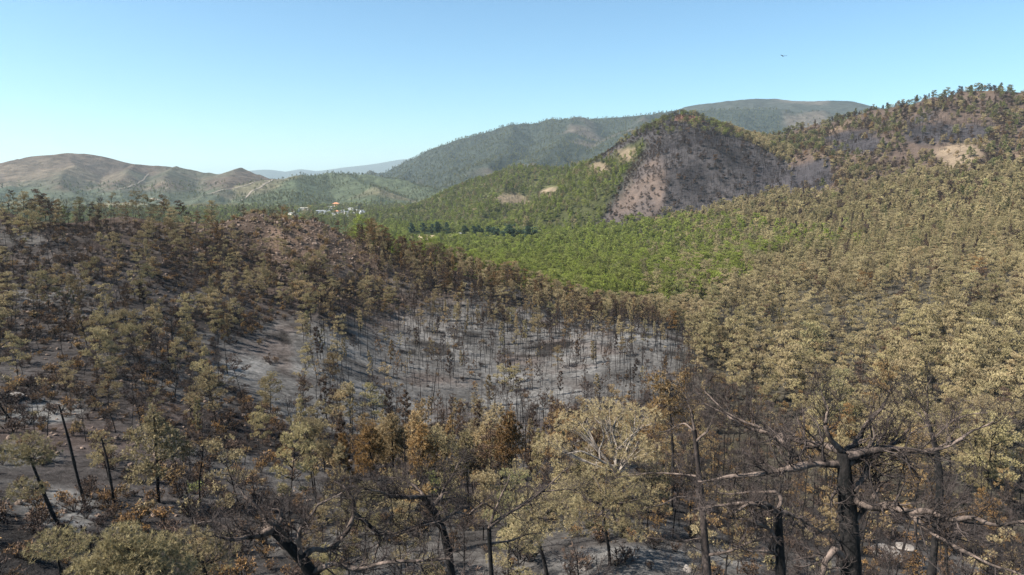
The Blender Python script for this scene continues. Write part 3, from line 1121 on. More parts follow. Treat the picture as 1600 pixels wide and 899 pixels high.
# --- burnt hillside below the crest
def f_slope(rng, px, py, r):
    mauve = float(vnoise(np.array([px / 90.0]), np.array([py / 60.0]), 71)[0])
    u = rng.uniform()
    if u < 0.24 + 0.25 * (mauve > 0.55):
        return ("charred", pick(rng, (("upright", 5), ("pole", 4), ("spread", 1))), rng.uniform(3.8, 7.5), 0.05, rng.uniform(0, 0.16))
    if u < 0.68:
        return ("pine", pick(rng, (("ragged", 3), ("round", 6), ("thin", 1), ("umbrella", 3), ("column", 1))), rng.uniform(3.8, 7.4), rng.normal(0.60, 0.07), rng.uniform(0, 0.2))
    return ("pine", pick(rng, (("ragged", 3), ("thin", 5), ("round", 2), ("column", 1))), rng.uniform(3.4, 6.4), rng.normal(0.14, 0.07), rng.uniform(0, 0.2))


def c_slope(PX, PY, R, X, Y):
    m = (PX < 520) & (PY > 350)
    m &= ~in_poly(PX, PY, ASH_POLY)
    dens = 0.62 + 0.35 * fbm(X, Y, 30, 3, 51)
    dens = np.where((PX < 200) & (PY > 560), dens * 0.42, dens)
    dens = np.where((PY > 690), dens * 0.5, dens)
    return m & (np.random.default_rng(51).uniform(size=len(PX)) < dens)


scatter_zone("slope", 3.5, (56, 225), c_slope, f_slope, 101)


# --- skyline crest and stony knoll
def f_crest(rng, px, py, r):
    u = rng.uniform()
    if u < 0.12:
        return ("charred", "upright", rng.uniform(4, 7), 0.05, rng.uniform(0, 0.3))
    if u < 0.17:
        return ("pine", "round", rng.uniform(4, 5.5), 0.86, rng.uniform(0, 0.1))
    return ("pine", pick(rng, (("round", 4), ("ragged", 4), ("umbrella", 2))), rng.uniform(4, 7.5), rng.normal(0.57, 0.09) if rng.uniform() < .7 else rng.normal(.18, .06), rng.uniform(0, 0.3))


def c_crest(PX, PY, R, X, Y):
    rr = np.random.default_rng(52).uniform(size=len(PX))
    return (PX < 335) & (rr < 0.55)


scatter_zone("crest", 5.2, (215, 262), c_crest, f_crest, 102)


def f_knoll(rng, px, py, r):
    u = rng.uniform()
    if u < 0.15:
        return ("pine", pick(rng, (("round", 3), ("ragged", 3))), rng.uniform(3.5, 6), rng.normal(0.55, 0.08) if rng.uniform() < .7 else rng.normal(.18, .06), rng.uniform(0, 0.25))
    if u > 0.8:
        return None
    if u < 0.30:
        return ("charred", "upright", rng.uniform(3, 6), 0.05, rng.uniform(0, 0.3))
    return ("shrub", "shrub", rng.uniform(0.9, 2.4), rng.normal(0.42, 0.13), 0)


def c_knoll(PX, PY, R, X, Y):
    return (PX >= 325) & (PX < 700) & (PY < 470)


scatter_zone("knoll", 3.6, (195, 285), c_knoll, f_knoll, 103)


# --- poles on the ash slope
def f_ash(rng, px, py, r):
    u = rng.uniform()
    if py < 540 or px < 680:
        u = u * 1.0 + 0.16 * (u > 0.5)
    if u < 0.70:
        return ("charred", pick(rng, (("pole", 9), ("upright", 1))), rng.uniform(4.0, 7.5), 0.05, rng.uniform(0, 0.10))
    if u < 0.93:
        return ("pine", pick(rng, (("thin", 12), ("column", 1))), rng.uniform(5, 8), rng.normal(0.12, 0.07), rng.uniform(0, 0.12))
    return ("pine", pick(rng, (("thin", 3), ("ragged", 3), ("round", 2), ("column", 2))), rng.uniform(4.5, 7), rng.normal(0.55, 0.08), rng.uniform(0, 0.12))


def c_ash(PX, PY, R, X, Y):
    m = (PX > 470) & (PX < right_edge(PY) + 20) & (PY > 440)
    dens = np.interp(PY, [470, 500, 560, 600, 640], [1.0, 0.95, 0.75, 0.45, 0.26])
    dens = np.where(PX < 640, dens * 0.62, dens)
    dens = np.where(~in_poly(PX, PY, ASH_POLY), 0.9, dens)
    return m & (np.random.default_rng(53).uniform(size=len(PX)) < dens)


scatter_zone("ash", 2.5, (112, 246), c_ash, f_ash, 104)


# --- brown stand along the crest of the ash slope
def f_stand(rng, px, py, r):
    u = rng.uniform()
    if u < 0.14:
        return ("charred", "pole", rng.uniform(6, 9), 0.05, 0.05)
    hue = np.interp(px, [640, 850, 1000, 1100], [0.30, 0.36, 0.50, 0.55])
    hue = np.interp(px, [640, 850, 1000, 1100], [0.50, 0.53, 0.57, 0.60]) if rng.uniform() < np.interp(px, [640, 850, 1100], [.45, .6, .92]) else 0.19
    return ("pine", pick(rng, (("round", 4), ("thin", 3), ("column", 2), ("umbrella", 1))), rng.uniform(6, 9), rng.normal(hue, 0.06), rng.uniform(0, 0.1))


def c_stand(PX, PY, R, X, Y):
    return (PX > 560) & (PX < 1120) & (R > np.interp(PX, [560, 800, 950, 1120], [236, 232, 212, 205])) & (R < np.interp(PX, [560, 800, 1000, 1120], [285, 276, 268, 262]))


scatter_zone("stand", 3.7, (200, 288), c_stand, f_stand, 105)


# --- tan scorched forest across the gully
def f_tan(rng, px, py, r):
    u = rng.uniform()
    if u < 0.09:
        return ("charred", pick(rng, (("pole", 2), ("upright", 3))), rng.uniform(6, 10), 0.05, 0.06)
    if u < 0.19:
        return ("pine", pick(rng, (("thin", 2), ("round", 1))), rng.uniform(7, 10), rng.normal(0.2, 0.1), rng.uniform(0, 0.1))
    return ("pine", pick(rng, (("round", 5), ("umbrella", 4), ("ragged", 3), ("cone", 1))), rng.choice([5.5, 7.5, 8.5, 10.5]) * rng.uniform(0.85, 1.12), rng.normal(0.62, 0.06), rng.uniform(0, 0.12))


def c_tan(PX, PY, R, X, Y):
    dens = 0.80 + 0.85 * fbm(X, Y, 22, 3, 54)
    return (PX > right_edge(PY)) & (np.random.default_rng(54).uniform(size=len(PX)) < dens)


scatter_zone("tan", 4.3, (88, 340), c_tan, f_tan, 106)


# --- gully belt between the foreground and the ash slope
def f_belt(rng, px, py, r):
    u = rng.uniform()
    if px > 1050:
        if u < 0.72:
            return ("charred", pick(rng, (("upright", 5), ("pole", 5), ("spread", 1))), rng.uniform(5, 8.5), 0.05, rng.uniform(0, 0.12))
        return ("pine", pick(rng, (("thin", 3), ("ragged", 2), ("column", 1))), rng.uniform(5, 8), rng.normal(0.42, 0.16), rng.uniform(0, 0.1))
    if u < 0.34:
        return ("charred", pick(rng, (("upright", 4), ("pole", 5))), rng.uniform(5, 8.5), 0.05, rng.uniform(0, 0.12))
    if u < 0.6:
        return ("pine", pick(rng, (("column", 5), ("thin", 3), ("round", 1))), rng.uniform(5, 8.5), rng.normal(0.16, 0.08), rng.uniform(0, 0.1))
    return ("pine", pick(rng, (("column", 5), ("ragged", 2), ("round", 2))), rng.uniform(5, 8), rng.normal(0.52, 0.09), rng.uniform(0, 0.1))


def c_belt(PX, PY, R, X, Y):
    m = (PX > 470) & (R < np.interp(PX, [470, 700, 900, 1050, 1250, 1600], [112, 108, 104, 118, 100, 90]))
    m &= ~((np.abs(PX - 1500) < 105) & (np.abs(PY - 735) < 40))
    return m & (np.random.default_rng(55).uniform(size=len(PX)) < 0.8)


scatter_zone("belt", 3.5, (58, 120), c_belt, f_belt, 107)


# --- near fill: burnt and tan trees on the slope below the camera
def f_fill(rng, px, py, r):
    u = rng.uniform()
    if px > 1040:
        if u < 0.68:
            return ("charred", pick(rng, (("upright", 5), ("spread", 4), ("pole", 2))), rng.uniform(4.5, 8), 0.05, rng.uniform(0, 0.15))
        return ("pine", pick(rng, (("ragged", 3), ("thin", 3), ("round", 1))), rng.uniform(4, 6.5), rng.normal(0.52, 0.14), rng.uniform(0, 0.15))
    if u < 0.5:
        return ("charred", pick(rng, (("upright", 5), ("spread", 3))), rng.uniform(4, 7), 0.05, rng.uniform(0, 0.15))
    return ("pine", pick(rng, (("round", 6), ("ragged", 3), ("cone", 1))), rng.uniform(3, 6), rng.normal(0.58, 0.10), rng.uniform(0, 0.15))


def c_fill(PX, PY, R, X, Y):
    m = (PX > 300)
    m &= ~((np.abs(PX - 1000) < 130) & (PY > 850) & (PY < 960))
    m &= ~((np.abs(PX - 1500) < 110) & (np.abs(PY - 735) < 45))
    dens = np.where(PX < 470, 0.35, 0.75)
    return m & (np.random.default_rng(56).uniform(size=len(PX)) < dens)


scatter_zone("fill", 3.2, (25, 58), c_fill, f_fill, 108)


# --- burnt shrubs between the trees
def f_shrub(rng, px, py, r):
    return ("shrub", "shrub", rng.uniform(0.5, 1.5), rng.normal(0.16, 0.12) + (0.25 if rng.uniform() < 0.2 else 0), 0)


def c_shrub(PX, PY, R, X, Y):
    dens = np.where(in_poly(PX, PY, ASH_POLY), 0.05, np.where(PX < 520, 0.75, 0.45))
    dens = np.where(((np.abs(PX - 1500) < 110) & (np.abs(PY - 735) < 45)), 0.06, dens)
    dens = dens * (0.55 + 0.9 * (fbm(X, Y, 14, 2, 57) > -0.05))
    return np.random.default_rng(57).uniform(size=len(PX)) < dens


scatter_zone("undergrowth", 2.0, (28, 225), c_shrub, f_shrub, 109, top_margin=1.5)


# --- green valley
def f_green(rng, px, py, r):
    hue = rng.normal(0.955, 0.035)
    if px > 1000 and rng.uniform() < np.interp(px, [900, 1200], [0.04, 0.6]):
        hue = rng.normal(0.72, 0.08)
    return ("green", pick(rng, (("round", 5), ("umbrella", 2), ("cone", 2))), (rng.uniform(7, 12) if r < 450 else rng.uniform(5, 8.5)), hue, rng.uniform(0, 0.06))


def c_green(PX, PY, R, X, Y):
    edge = np.interp(PY, [330, 380, 430, 470], [1060, 1330, 1190, 1110]) + 150 * fbm(X, Y, 50, 4, 58)
    m = (PX < edge) & (PX > 545) & (gwhich(X, Y) == 0)
    for (cx, cy, rx, ry) in ((662, 371, 30, 5), (706, 371, 18, 5)):
        m &= (((PX - cx) / rx) ** 2 + ((PY - cy) / ry) ** 2) > 1
    return m & (np.random.default_rng(58).uniform(size=len(PX)) < 0.85)


scatter_zone("valley", 5.6, (282, 560), c_green, f_green, 110)
scatter_zone("valley", 7.0, (560, 1050), c_green, f_green, 111)


def c_vfar(PX, PY, R, X, Y):
    m = ~((PX > 440) & (PX < 572) & (R > 1330) & (R < 1680)) | (np.random.default_rng(99).uniform(size=len(PX)) < 0.3)
    return m & (gwhich(X, Y) == 0) & (PX < 1000) & (np.random.default_rng(59).uniform(size=len(PX)) < 0.75)


def f_vfar(rng, px, py, r):
    return ("green", pick(rng, (("round", 4), ("cone", 3))), rng.uniform(6, 11), rng.normal(0.88, 0.06), 0)


scatter_zone("plain", 11.0, (1050, 1900), c_vfar, f_vfar, 112)


# --- tan young forest on the far side of the valley
def f_plain(rng, px, py, r):
    hue = rng.normal(0.66, 0.07)
    return ("pine", pick(rng, (("cone", 3), ("round", 3), ("column", 2))), rng.uniform(5, 9), hue if rng.uniform() < .88 else rng.normal(.12, .06), 0)


def c_plain(PX, PY, R, X, Y):
    edge = np.interp(PY, [330, 380, 430, 470], [1060, 1330, 1190, 1110]) + 150 * fbm(X, Y, 50, 4, 58)
    return (PX >= edge - 15) & (gwhich(X, Y) == 0)


scatter_zone("plain", 5.0, (330, 520), c_plain, f_plain, 113)
scatter_zone("plain", 6.2, (520, 1000), c_plain, f_plain, 114)


# --- hills
def f_spur(rng, px, py, r):
    hue = rng.normal(0.93, 0.05) if rng.uniform() < 0.8 else rng.normal(0.72, 0.08)
    return ("green", pick(rng, (("round", 3), ("cone", 3))), rng.uniform(5, 9.5), hue, 0)


def c_spur(PX, PY, R, X, Y):
    w = gwhich(X, Y)
    m = (w == RNAMES.index("green_spur") + 1) | ((w == RNAMES.index("conical_hill") + 1) & in_poly(PX, PY, GREEN_FLANK))
    for (cx, cy, rx, ry) in ((800, 313, 26, 11), (975, 238, 18, 10), (935, 262, 14, 8), (860, 300, 16, 9)):
        m &= (((PX - cx) / rx) ** 2 + ((PY - cy) / ry) ** 2) > 0.8
    return m & (np.random.default_rng(60).uniform(size=len(PX)) < 0.8)


scatter_zone("spur", 6.8, (700, 1500), c_spur, f_spur, 115)


def f_cone(rng, px, py, r):
    top = (py < 205 + abs(px - 1085) * 0.2)
    if px > 1125 and py < 180 + (px - 1100) * 0.62:
        return ("pine", pick(rng, (("round", 3), ("cone", 2))), rng.uniform(5, 9), rng.normal(0.64, 0.09), 0)
    if top and rng.uniform() < 0.25:
        return ("green", "round", rng.uniform(5, 8), rng.normal(0.85, 0.08), 0)
    if px < 1035:
        return ("pine", "round", rng.uniform(2, 4.5), rng.normal(0.12, 0.08), 0)
    if rng.uniform() < 0.12:
        return ("pine", "round", rng.uniform(4, 7), rng.normal(0.10, 0.06), 0)
    return ("charred", pick(rng, (("pole", 3), ("upright", 1))), rng.uniform(5, 9), 0.05, 0) if rng.uniform() < 0.75 else None


def c_cone(PX, PY, R, X, Y):
    m = (gwhich(X, Y) == RNAMES.index("conical_hill") + 1) & ~in_poly(PX, PY, GREEN_FLANK)
    d = np.where(in_poly(PX, PY, ROCK_POLY), 0.4, 0.95)
    return m & (np.random.default_rng(61).uniform(size=len(PX)) < d)


scatter_zone("cone", 4.2, (680, 1200), c_cone, f_cone, 116)


def f_wood(rng, px, py, r):
    if any(((px - cx) / rx) ** 2 + ((py - cy) / ry) ** 2 < 1.1 for cx, cy, rx, ry in GREY) and rng.uniform() < 0.85:
        return ("charred", pick(rng, (("pole", 3), ("upright", 1))), rng.uniform(5, 8), 0.05, 0)
    low = py > np.interp(px, [1200, 1400, 1600], [262, 232, 215])
    u = rng.uniform()
    if u < 0.15:
        return ("charred", "upright", rng.uniform(5, 8), 0.05, 0)
    if u < (0.40 if low else 0.52):
        return ("pine", pick(rng, (("round", 3), ("cone", 2))), rng.uniform(5, 8), rng.normal(0.14, 0.07), 0)
    if u < (0.52 if low else 0.80):
        return ("green", pick(rng, (("cone", 4), ("round", 3))), rng.uniform(6, 11), rng.normal(0.82, 0.015), 0)
    return ("pine", pick(rng, (("round", 4), ("cone", 2))), rng.uniform(5, 9), rng.normal(0.58, 0.08), 0)


def c_wood(PX, PY, R, X, Y):
    dens = 0.80 + 0.45 * fbm(X, Y, 60, 3, 62)
    dens = np.where((((PX - 1500) / 34) ** 2 + ((PY - 245) / 20) ** 2) < 1, 0.1, dens)
    return (gwhich(X, Y) == RNAMES.index("wooded_hill") + 1) & (np.random.default_rng(62).uniform(size=len(PX)) < dens)


scatter_zone("wood", 6.2, (650, 1300), c_wood, f_wood, 117)


def f_hills(rng, px, py, r):
    return ("green", pick(rng, (("round", 3), ("cone", 2))), rng.uniform(5, 9), rng.normal(0.825, 0.02), 0)


def c_hills(PX, PY, R, X, Y):
    w = gwhich(X, Y)
    d = np.where(w == RNAMES.index("village_hills") + 1, 0.75, np.where((w == RNAMES.index("brown_hills") + 1) & (PY > 285), 0.35, 0))
    d = d * (0.4 + 1.0 * (fbm(X, Y, 220, 4, 63) > -0.05))
    return np.random.default_rng(63).uniform(size=len(PX)) < d


scatter_zone("hills", 17.0, (1600, 3300), c_hills, f_hills, 118)


def c_mount(PX, PY, R, X, Y):
    w = gwhich(X, Y)
    d = np.where(w == RNAMES.index("mountain") + 1, 0.75, 0) * (0.25 + 1.0 * (fbm(X, Y, 420, 5, 18) < 0.25))
    return np.random.default_rng(64).uniform(size=len(PX)) < d


def f_mount(rng, px, py, r):
    return ("green", pick(rng, (("round", 3), ("cone", 1))), rng.uniform(8, 12), rng.normal(0.82, 0.02), 0)


scatter_zone("mountain", 27.0, (2200, 4500), c_mount, f_mount, 119, frame=(540, 1340))

rowr = np.random.default_rng(121)
for px in np.concatenate([np.linspace(725, 768, 9), np.linspace(774, 832, 10), np.linspace(640, 700, 7)]):
    g = ground_hit(px, (372 if px < 770 else 378) - (4 if px < 705 else 0), 300)
    TREES.append(dict(zone="row", x=g[0] + rowr.uniform(-4, 4), y=g[1] + rowr.uniform(-6, 6), z=g[2], r=float(np.hypot(g[0], g[1])), px=px, py=374.0, kind="dark", shape=("column", "round", "cone")[rowr.integers(0, 3)], h=rowr.uniform(11, 16), hue=1.0, lean=0, rz=rowr.uniform(0, 6), fat=rowr.uniform(1.5, 2.1), var=int(rowr.integers(0, 99)), leanaz=0))

# ------------------------------------------------------------------ individuals and masses
ZONE_PHRASE = {"row": "in the dark tree row beside the tan field",
    "slope": "on the burnt hillside below the ridge", "crest": "on the skyline ridge crest", "knoll": "on the stony brown knoll",
    "ash": "on the open ash-grey slope", "stand": "along the top edge of the ash-grey slope", "tan": "in the tan forest across the gully",
    "belt": "in the gully below the ash-grey slope", "fill": "on the near slope among the big bare trees", "undergrowth": "on the burnt hillside floor",
    "valley": "in the green valley forest", "plain": "on the far valley floor", "spur": "on the green spur", "cone": "on the conical hill",
    "wood": "on the wooded hill", "hills": "on the hills", "mountain": "on the mountain"}
SHAPE_PHRASE = {"round": "bushy", "umbrella": "flat-topped", "column": "narrow columnar", "cone": "conical", "ragged": "ragged leaning", "thin": "thin-crowned slender",
                "pole": "straight pole-like", "spread": "wide-spreading", "upright": "upright many-branched"}


def hue_phrase(h):
    return ("mauve-brown" if h < 0.12 else "dull brown" if h < 0.27 else "rust-orange" if h < 0.45 else "tan" if h < 0.62 else "olive-yellow" if h < 0.8 else "yellow-green" if h < 0.9 else "green")


LANDMARKS = {
    "slope": ((130, 720, "near the long slanting pole tree"), (250, 700, "around the tall olive-gold pine"), (30, 610, "near the hillside ash patch"), (60, 390, "just below the wooded skyline crest"),
              (230, 400, "below the gap in the skyline crest"), (400, 430, "below the stony knoll"), (470, 600, "beside the ash-grey slope"), (200, 520, "midway up the burnt hillside"), (60, 500, "above the hillside ash patch"), (380, 700, "above the crooked bare pine"), (360, 530, "between stony knoll and ash slope")),
    "ash": ((560, 560, "at hillside end of ash slope"), (700, 500, "under the brown stand on ash slope"), (900, 500, "high on the ash slope"), (700, 620, "on ash slope above column pines"), (860, 600, "low on the open ash slope"), (1050, 540, "on ash slope beside tan forest")),
    "tan": ((1150, 500, "where tan forest meets ash slope"), (1500, 690, "in tan forest above ash patch"), (1330, 590, "in tan forest behind largest pine"), (1480, 600, "in tan forest behind forked pine"), (1200, 590, "in tan forest behind charred thicket"), (1450, 500, "deep in the tan forest"), (1580, 620, "in tan forest beside ash patch"), (1250, 460, "where tan forest meets green valley")),
    "belt": ((1150, 620, "in charred thicket below tan forest"), (600, 690, "in the gully behind the column pines"), (500, 680, "at the hillside end of the gully"), (860, 670, "behind the white-limbed pine"), (1040, 660, "around the rust-gold stacked pine"), (1450, 690, "around the grey forked pine"), (1580, 740, "beside the ash patch"), (1300, 660, "in thicket behind largest bare pine")),
    "fill": ((1320, 850, "around the largest bare pine"), (1320, 760, "behind the largest bare pine limbs"), (1090, 800, "near the tall straight bare pine"), (960, 800, "near the white-limbed pine"), (850, 850, "near the two-stemmed olive-tan pine"), (760, 830, "near the pine with two slanting limbs"), (660, 820, "near the bent black-trunked pine"), (450, 850, "near the crooked bare pine"), (560, 800, "between crooked and column pines"), (1450, 800, "below the ash patch"), (1580, 850, "past the largest bare pine"), (1210, 850, "near the forked flat-limbed bare pine")),
    "valley": ((1000, 450, "just behind the brown stand"), (1120, 440, "beside the tan forest in the valley"), (850, 430, "beyond the ash slope crest in the valley"), (700, 390, "near the tan field in the valley"), (1080, 390, "towards the conical hill in the valley"), (900, 400, "in the middle of the green valley"), (600, 350, "behind the stony knoll in the valley")),
    "undergrowth": ((100, 790, "near the long slanting pole tree"), (250, 780, "below the tall olive-gold pine"), (30, 640, "at the hillside ash patch"), (1000, 870, "around the pale grey clearing"), (450, 820, "near the crooked bare pine"), (1400, 850, "below the largest bare pine"), (60, 880, "beside the domed olive pine"), (700, 830, "near the bent black-trunked pine"), (350, 760, "on open burnt ground above the crooked pine"), (1200, 860, "under the forked flat-limbed bare pine")),
}


def where(t):
    L = LANDMARKS.get(t["zone"])
    if not L:
        return ZONE_PHRASE[t["zone"]]
    return min(L, key=lambda l: (l[0] - t["px"]) ** 2 + (1.6 * (l[1] - t["py"])) ** 2)[2]


def size_word(t):
    return "small " if t["h"] < 5.6 else "tall " if t["h"] > 8.2 else ""


def thing(name, label, cat, group=None, loc=(0, 0, 0)):
    o = link(name, None)
    o.location = loc
    o.empty_display_size = 0.5
    o["label"] = label
    o["category"] = cat
    if group:
        o["group"] = group
    return o


def lod_for(r):
    return "near" if r < 46 else "mid" if r < 130 else "far" if r < 480 else "vfar"


def tree_rot(t):
    # whole-tree lean towards a random side, then turn about its own axis
    return (t["lean"] * math.cos(t["leanaz"]), t["lean"] * math.sin(t["leanaz"]), t["rz"])


def place_tree(t):
    s = t["h"] / 9.0
    f = s * t["fat"]
    lod = lod_for(t["r"])
    zp = where(t)
    loc = (t["x"], t["y"], t["z"])
    if t["kind"] == "shrub":
        s = t["h"] / 1.2
        sm, lm = SHRUB[t["var"] % 4][:2]
        e = thing("burnt_shrub", "low %s burnt shrub %s" % (hue_phrase(t["hue"]), zp), "shrub", "burnt shrubs " + zp, loc)
        e.scale = (s * t["fat"], s * t["fat"], s); e.rotation_euler = (0, 0, t["rz"])
        link("stems", sm, e)
        lv = link("leaves", lm, e); lv["hue"] = t["hue"]
        return
    if t["kind"] == "charred":
        v = t["var"] % (2 if lod == "near" else 3)
        tm, bm = BARE[(t["shape"], "far" if lod == "vfar" else lod, v)][:2]
        e = thing("charred_tree", size_word(t) + "%s charred black tree %s" % (SHAPE_PHRASE[t["shape"]], zp), "burnt tree", "charred trees " + zp, loc)
        e.scale = (f, f, s); e.rotation_euler = tree_rot(t)
        link("trunk", tm, e); link("branches", bm, e)["kind"] = "stuff"
        return
    shape = t["shape"]
    if lod == "near" and shape == "cone":
        shape = "round"
    if lod == "vfar" and shape in ("ragged", "umbrella"):
        shape = "round"
    tm, cm = PINE[(shape, lod, t["var"] % NV[lod])][:2]
    if t["kind"] == "dark":
        e = thing("dark_conifer", "dark green %s conifer in the tree row beside the tan field" % SHAPE_PHRASE[shape], "conifer", "dark conifers beside the tan field", loc)
    elif t["kind"] == "green":
        e = thing("green_pine", size_word(t) + "%s living %s pine %s" % (SHAPE_PHRASE[shape], hue_phrase(t["hue"]), zp), "pine tree", "living pines " + zp, loc)
    else:
        e = thing("scorched_pine", size_word(t) + "%s pine with %s needles %s" % (SHAPE_PHRASE[shape], hue_phrase(t["hue"]), zp), "pine tree", "scorched pines " + zp, loc)
    e.scale = (f, f, s); e.rotation_euler = tree_rot(t)
    link("trunk", tm, e)
    cr = link("crown", cm, e); cr["hue"] = t["hue"]
    if t["kind"] == "dark":
        cr.material_slots[0].link = 'OBJECT'
        cr.material_slots[0].material = M_DARK


def mass_item(t):
    lod = {"near": "mid"}.get(lod_for(t["r"]), lod_for(t["r"]))
    s = t["h"] / 9.0
    shape = t["shape"]
    if t["kind"] == "shrub":
        s = t["h"] / 1.2
        key = ("shrub", "mid", t["var"] % 4)
    elif t["kind"] == "charred":
        key = (shape, "far" if lod == "vfar" else lod, t["var"] % 3)
    else:
        if lod == "vfar" and shape in ("ragged", "umbrella"):
            shape = "round"
        key = (shape, lod, t["var"] % NV[lod])
    f = s * t["fat"]
    rx, ry, rz = tree_rot(t)
    return (t["x"], t["y"], t["z"], SOURCES[key], rx, ry, rz, f, f, s, t["hue"])


MASS_NAME = {"pine": ("scorched_forest", "mass of tan and brown scorched pines covering the slopes and far valley"),
             "charred": ("charred_forest", "mass of thin black burnt trees on the grey slopes"),
             "green": ("green_forest", "unburnt green pine forest covering the valley and hills"),
             "shrub": ("burnt_undergrowth", "burnt brown undergrowth covering the hillside floor")}
M_DARK = plain_material("dark_conifer_needles", (0.055, 0.085, 0.050), 0.4, 2.0)
LIMIT = {"dark": 60, "pine": 295, "charred": 295, "green": 240, "shrub": 200}
ISLAND = {k: [] for k in LIMIT}
for kind, lim in LIMIT.items():
    mine = [t for t in TREES if t["kind"] == kind]

    def shown(t):
        inside = -10 < t["px"] < 1610 and t["py"] - FPX * t["h"] / t["r"] < 890
        return (t["h"] / t["r"]) * (1 if inside else 0)
    mine.sort(key=shown, reverse=True)
    for t in mine[:lim]:
        place_tree(t)
    if kind in MASS_NAME:
        mass(MASS_NAME[kind][0], MASS_NAME[kind][1], [mass_item(t) for t in mine[lim:]])


# loose stones: scree on the knoll and the hillside
def stones():
    rng = np.random.default_rng(77)
    items = []
    for cell, rl, cnd in ((1.7, (200, 285), lambda PX, PY: (PX > 300) & (PX < 720) & (PY < 470)), (2.4, (30, 215), lambda PX, PY: (PX < 620))):
        X, Y = cells(-rl[1] * 0.8, rl[1] * 0.8, rl[0] * 0.7, rl[1], cell, rng)
        R = np.hypot(X, Y); Z = gz(X, Y); PX, PY = project(X, Y, Z)
        k = (R > rl[0]) & (R < rl[1]) & (PX > -40) & (PX < 1640) & (PY < 960) & cnd(PX, PY) & ~hidden_by_terrain(X, Y, Z + 0.5)
        k &= (fbm(X, Y, 9, 3, 78) > -0.05) & ~in_poly(PX, PY, ASH_POLY)
        for x, y, z, r in zip(X[k], Y[k], Z[k], R[k]):
            s = rng.uniform(0.25, 0.8) * (1.6 if rl[0] > 100 else 1.0) * (1.8 if rng.uniform() < 0.06 else 1)
            items.append((x, y, z + s * 0.12, SOURCES[("stone", "mid", int(rng.integers(0, 4)))], rng.uniform(-.3, .3), rng.uniform(-.3, .3), rng.uniform(0, 6.28), s, s, s * rng.uniform(0.6, 1.2), 0))
    mass("scree_stones", "loose brown stones strewn over the knoll and burnt hillside", items)


stones()

# ------------------------------------------------------------------ large trees near the camera, one by one
def spine(r0, pts, rads, S=None, base=None):
    """pixel path (px, py, depth offset) at about r0 metres -> (S,3) path and radii"""
    W3 = [unproject(p[0], p[1], r0 + (p[2] if len(p) > 2 else 0)) for p in pts]
    rr = list(np.interp(np.linspace(0, 1, len(W3)), np.linspace(0, 1, len(rads)), rads))
    if base is not None:
        W3.insert(0, base); rr.insert(0, rr[0] * 1.18)
    A = np.array([(*w, r) for w, r in zip(W3, rr)])
    out = resample(A, S or (3 * len(A)))
    return out[:, :3], out[:, 3]


def ground_under(px, py, r):
    p = unproject(px, py, r)
    return np.array((p[0], p[1], float(gz(p[0], p[1])) - 0.5))


def twig_geo(P, R, rng, L1=1.1, per=(9, 5, 4), up=0.10, rm=0.0045, tmin=0.12):
    """fine burnt twigs off one limb (absolute coordinates)"""
    G = Geo()
    P1, R1 = grow(P[None], R[None], per[0], L1, rng, S=6, tmin=tmin, angle=(30, 80), up=up, wig=0.30, rad=0.36, tip=0.3, len_by_t=0.35, rmin=rm * 2.0)
    G.add(*tubes(P1, R1, 4))
    P2, R2 = grow(P1, R1, per[1], L1 * 0.5, rng, S=4, tmin=0.2, angle=(25, 65), up=up, wig=0.28, rad=0.6, rmin=rm * 1.3)
    G.add(*tubes(P2, R2, 3))
    P3, R3 = grow(P2, R2, per[2], L1 * 0.26, rng, S=3, tmin=0.3, angle=(25, 60), up=up, wig=0.25, rad=0.6, rmin=rm)
    G.add(*tubes(P3, R3, 3))
    return G, (P1, P2, P3)


def centred(G, origin):
    G.V = [v - origin for v in G.V]
    return G


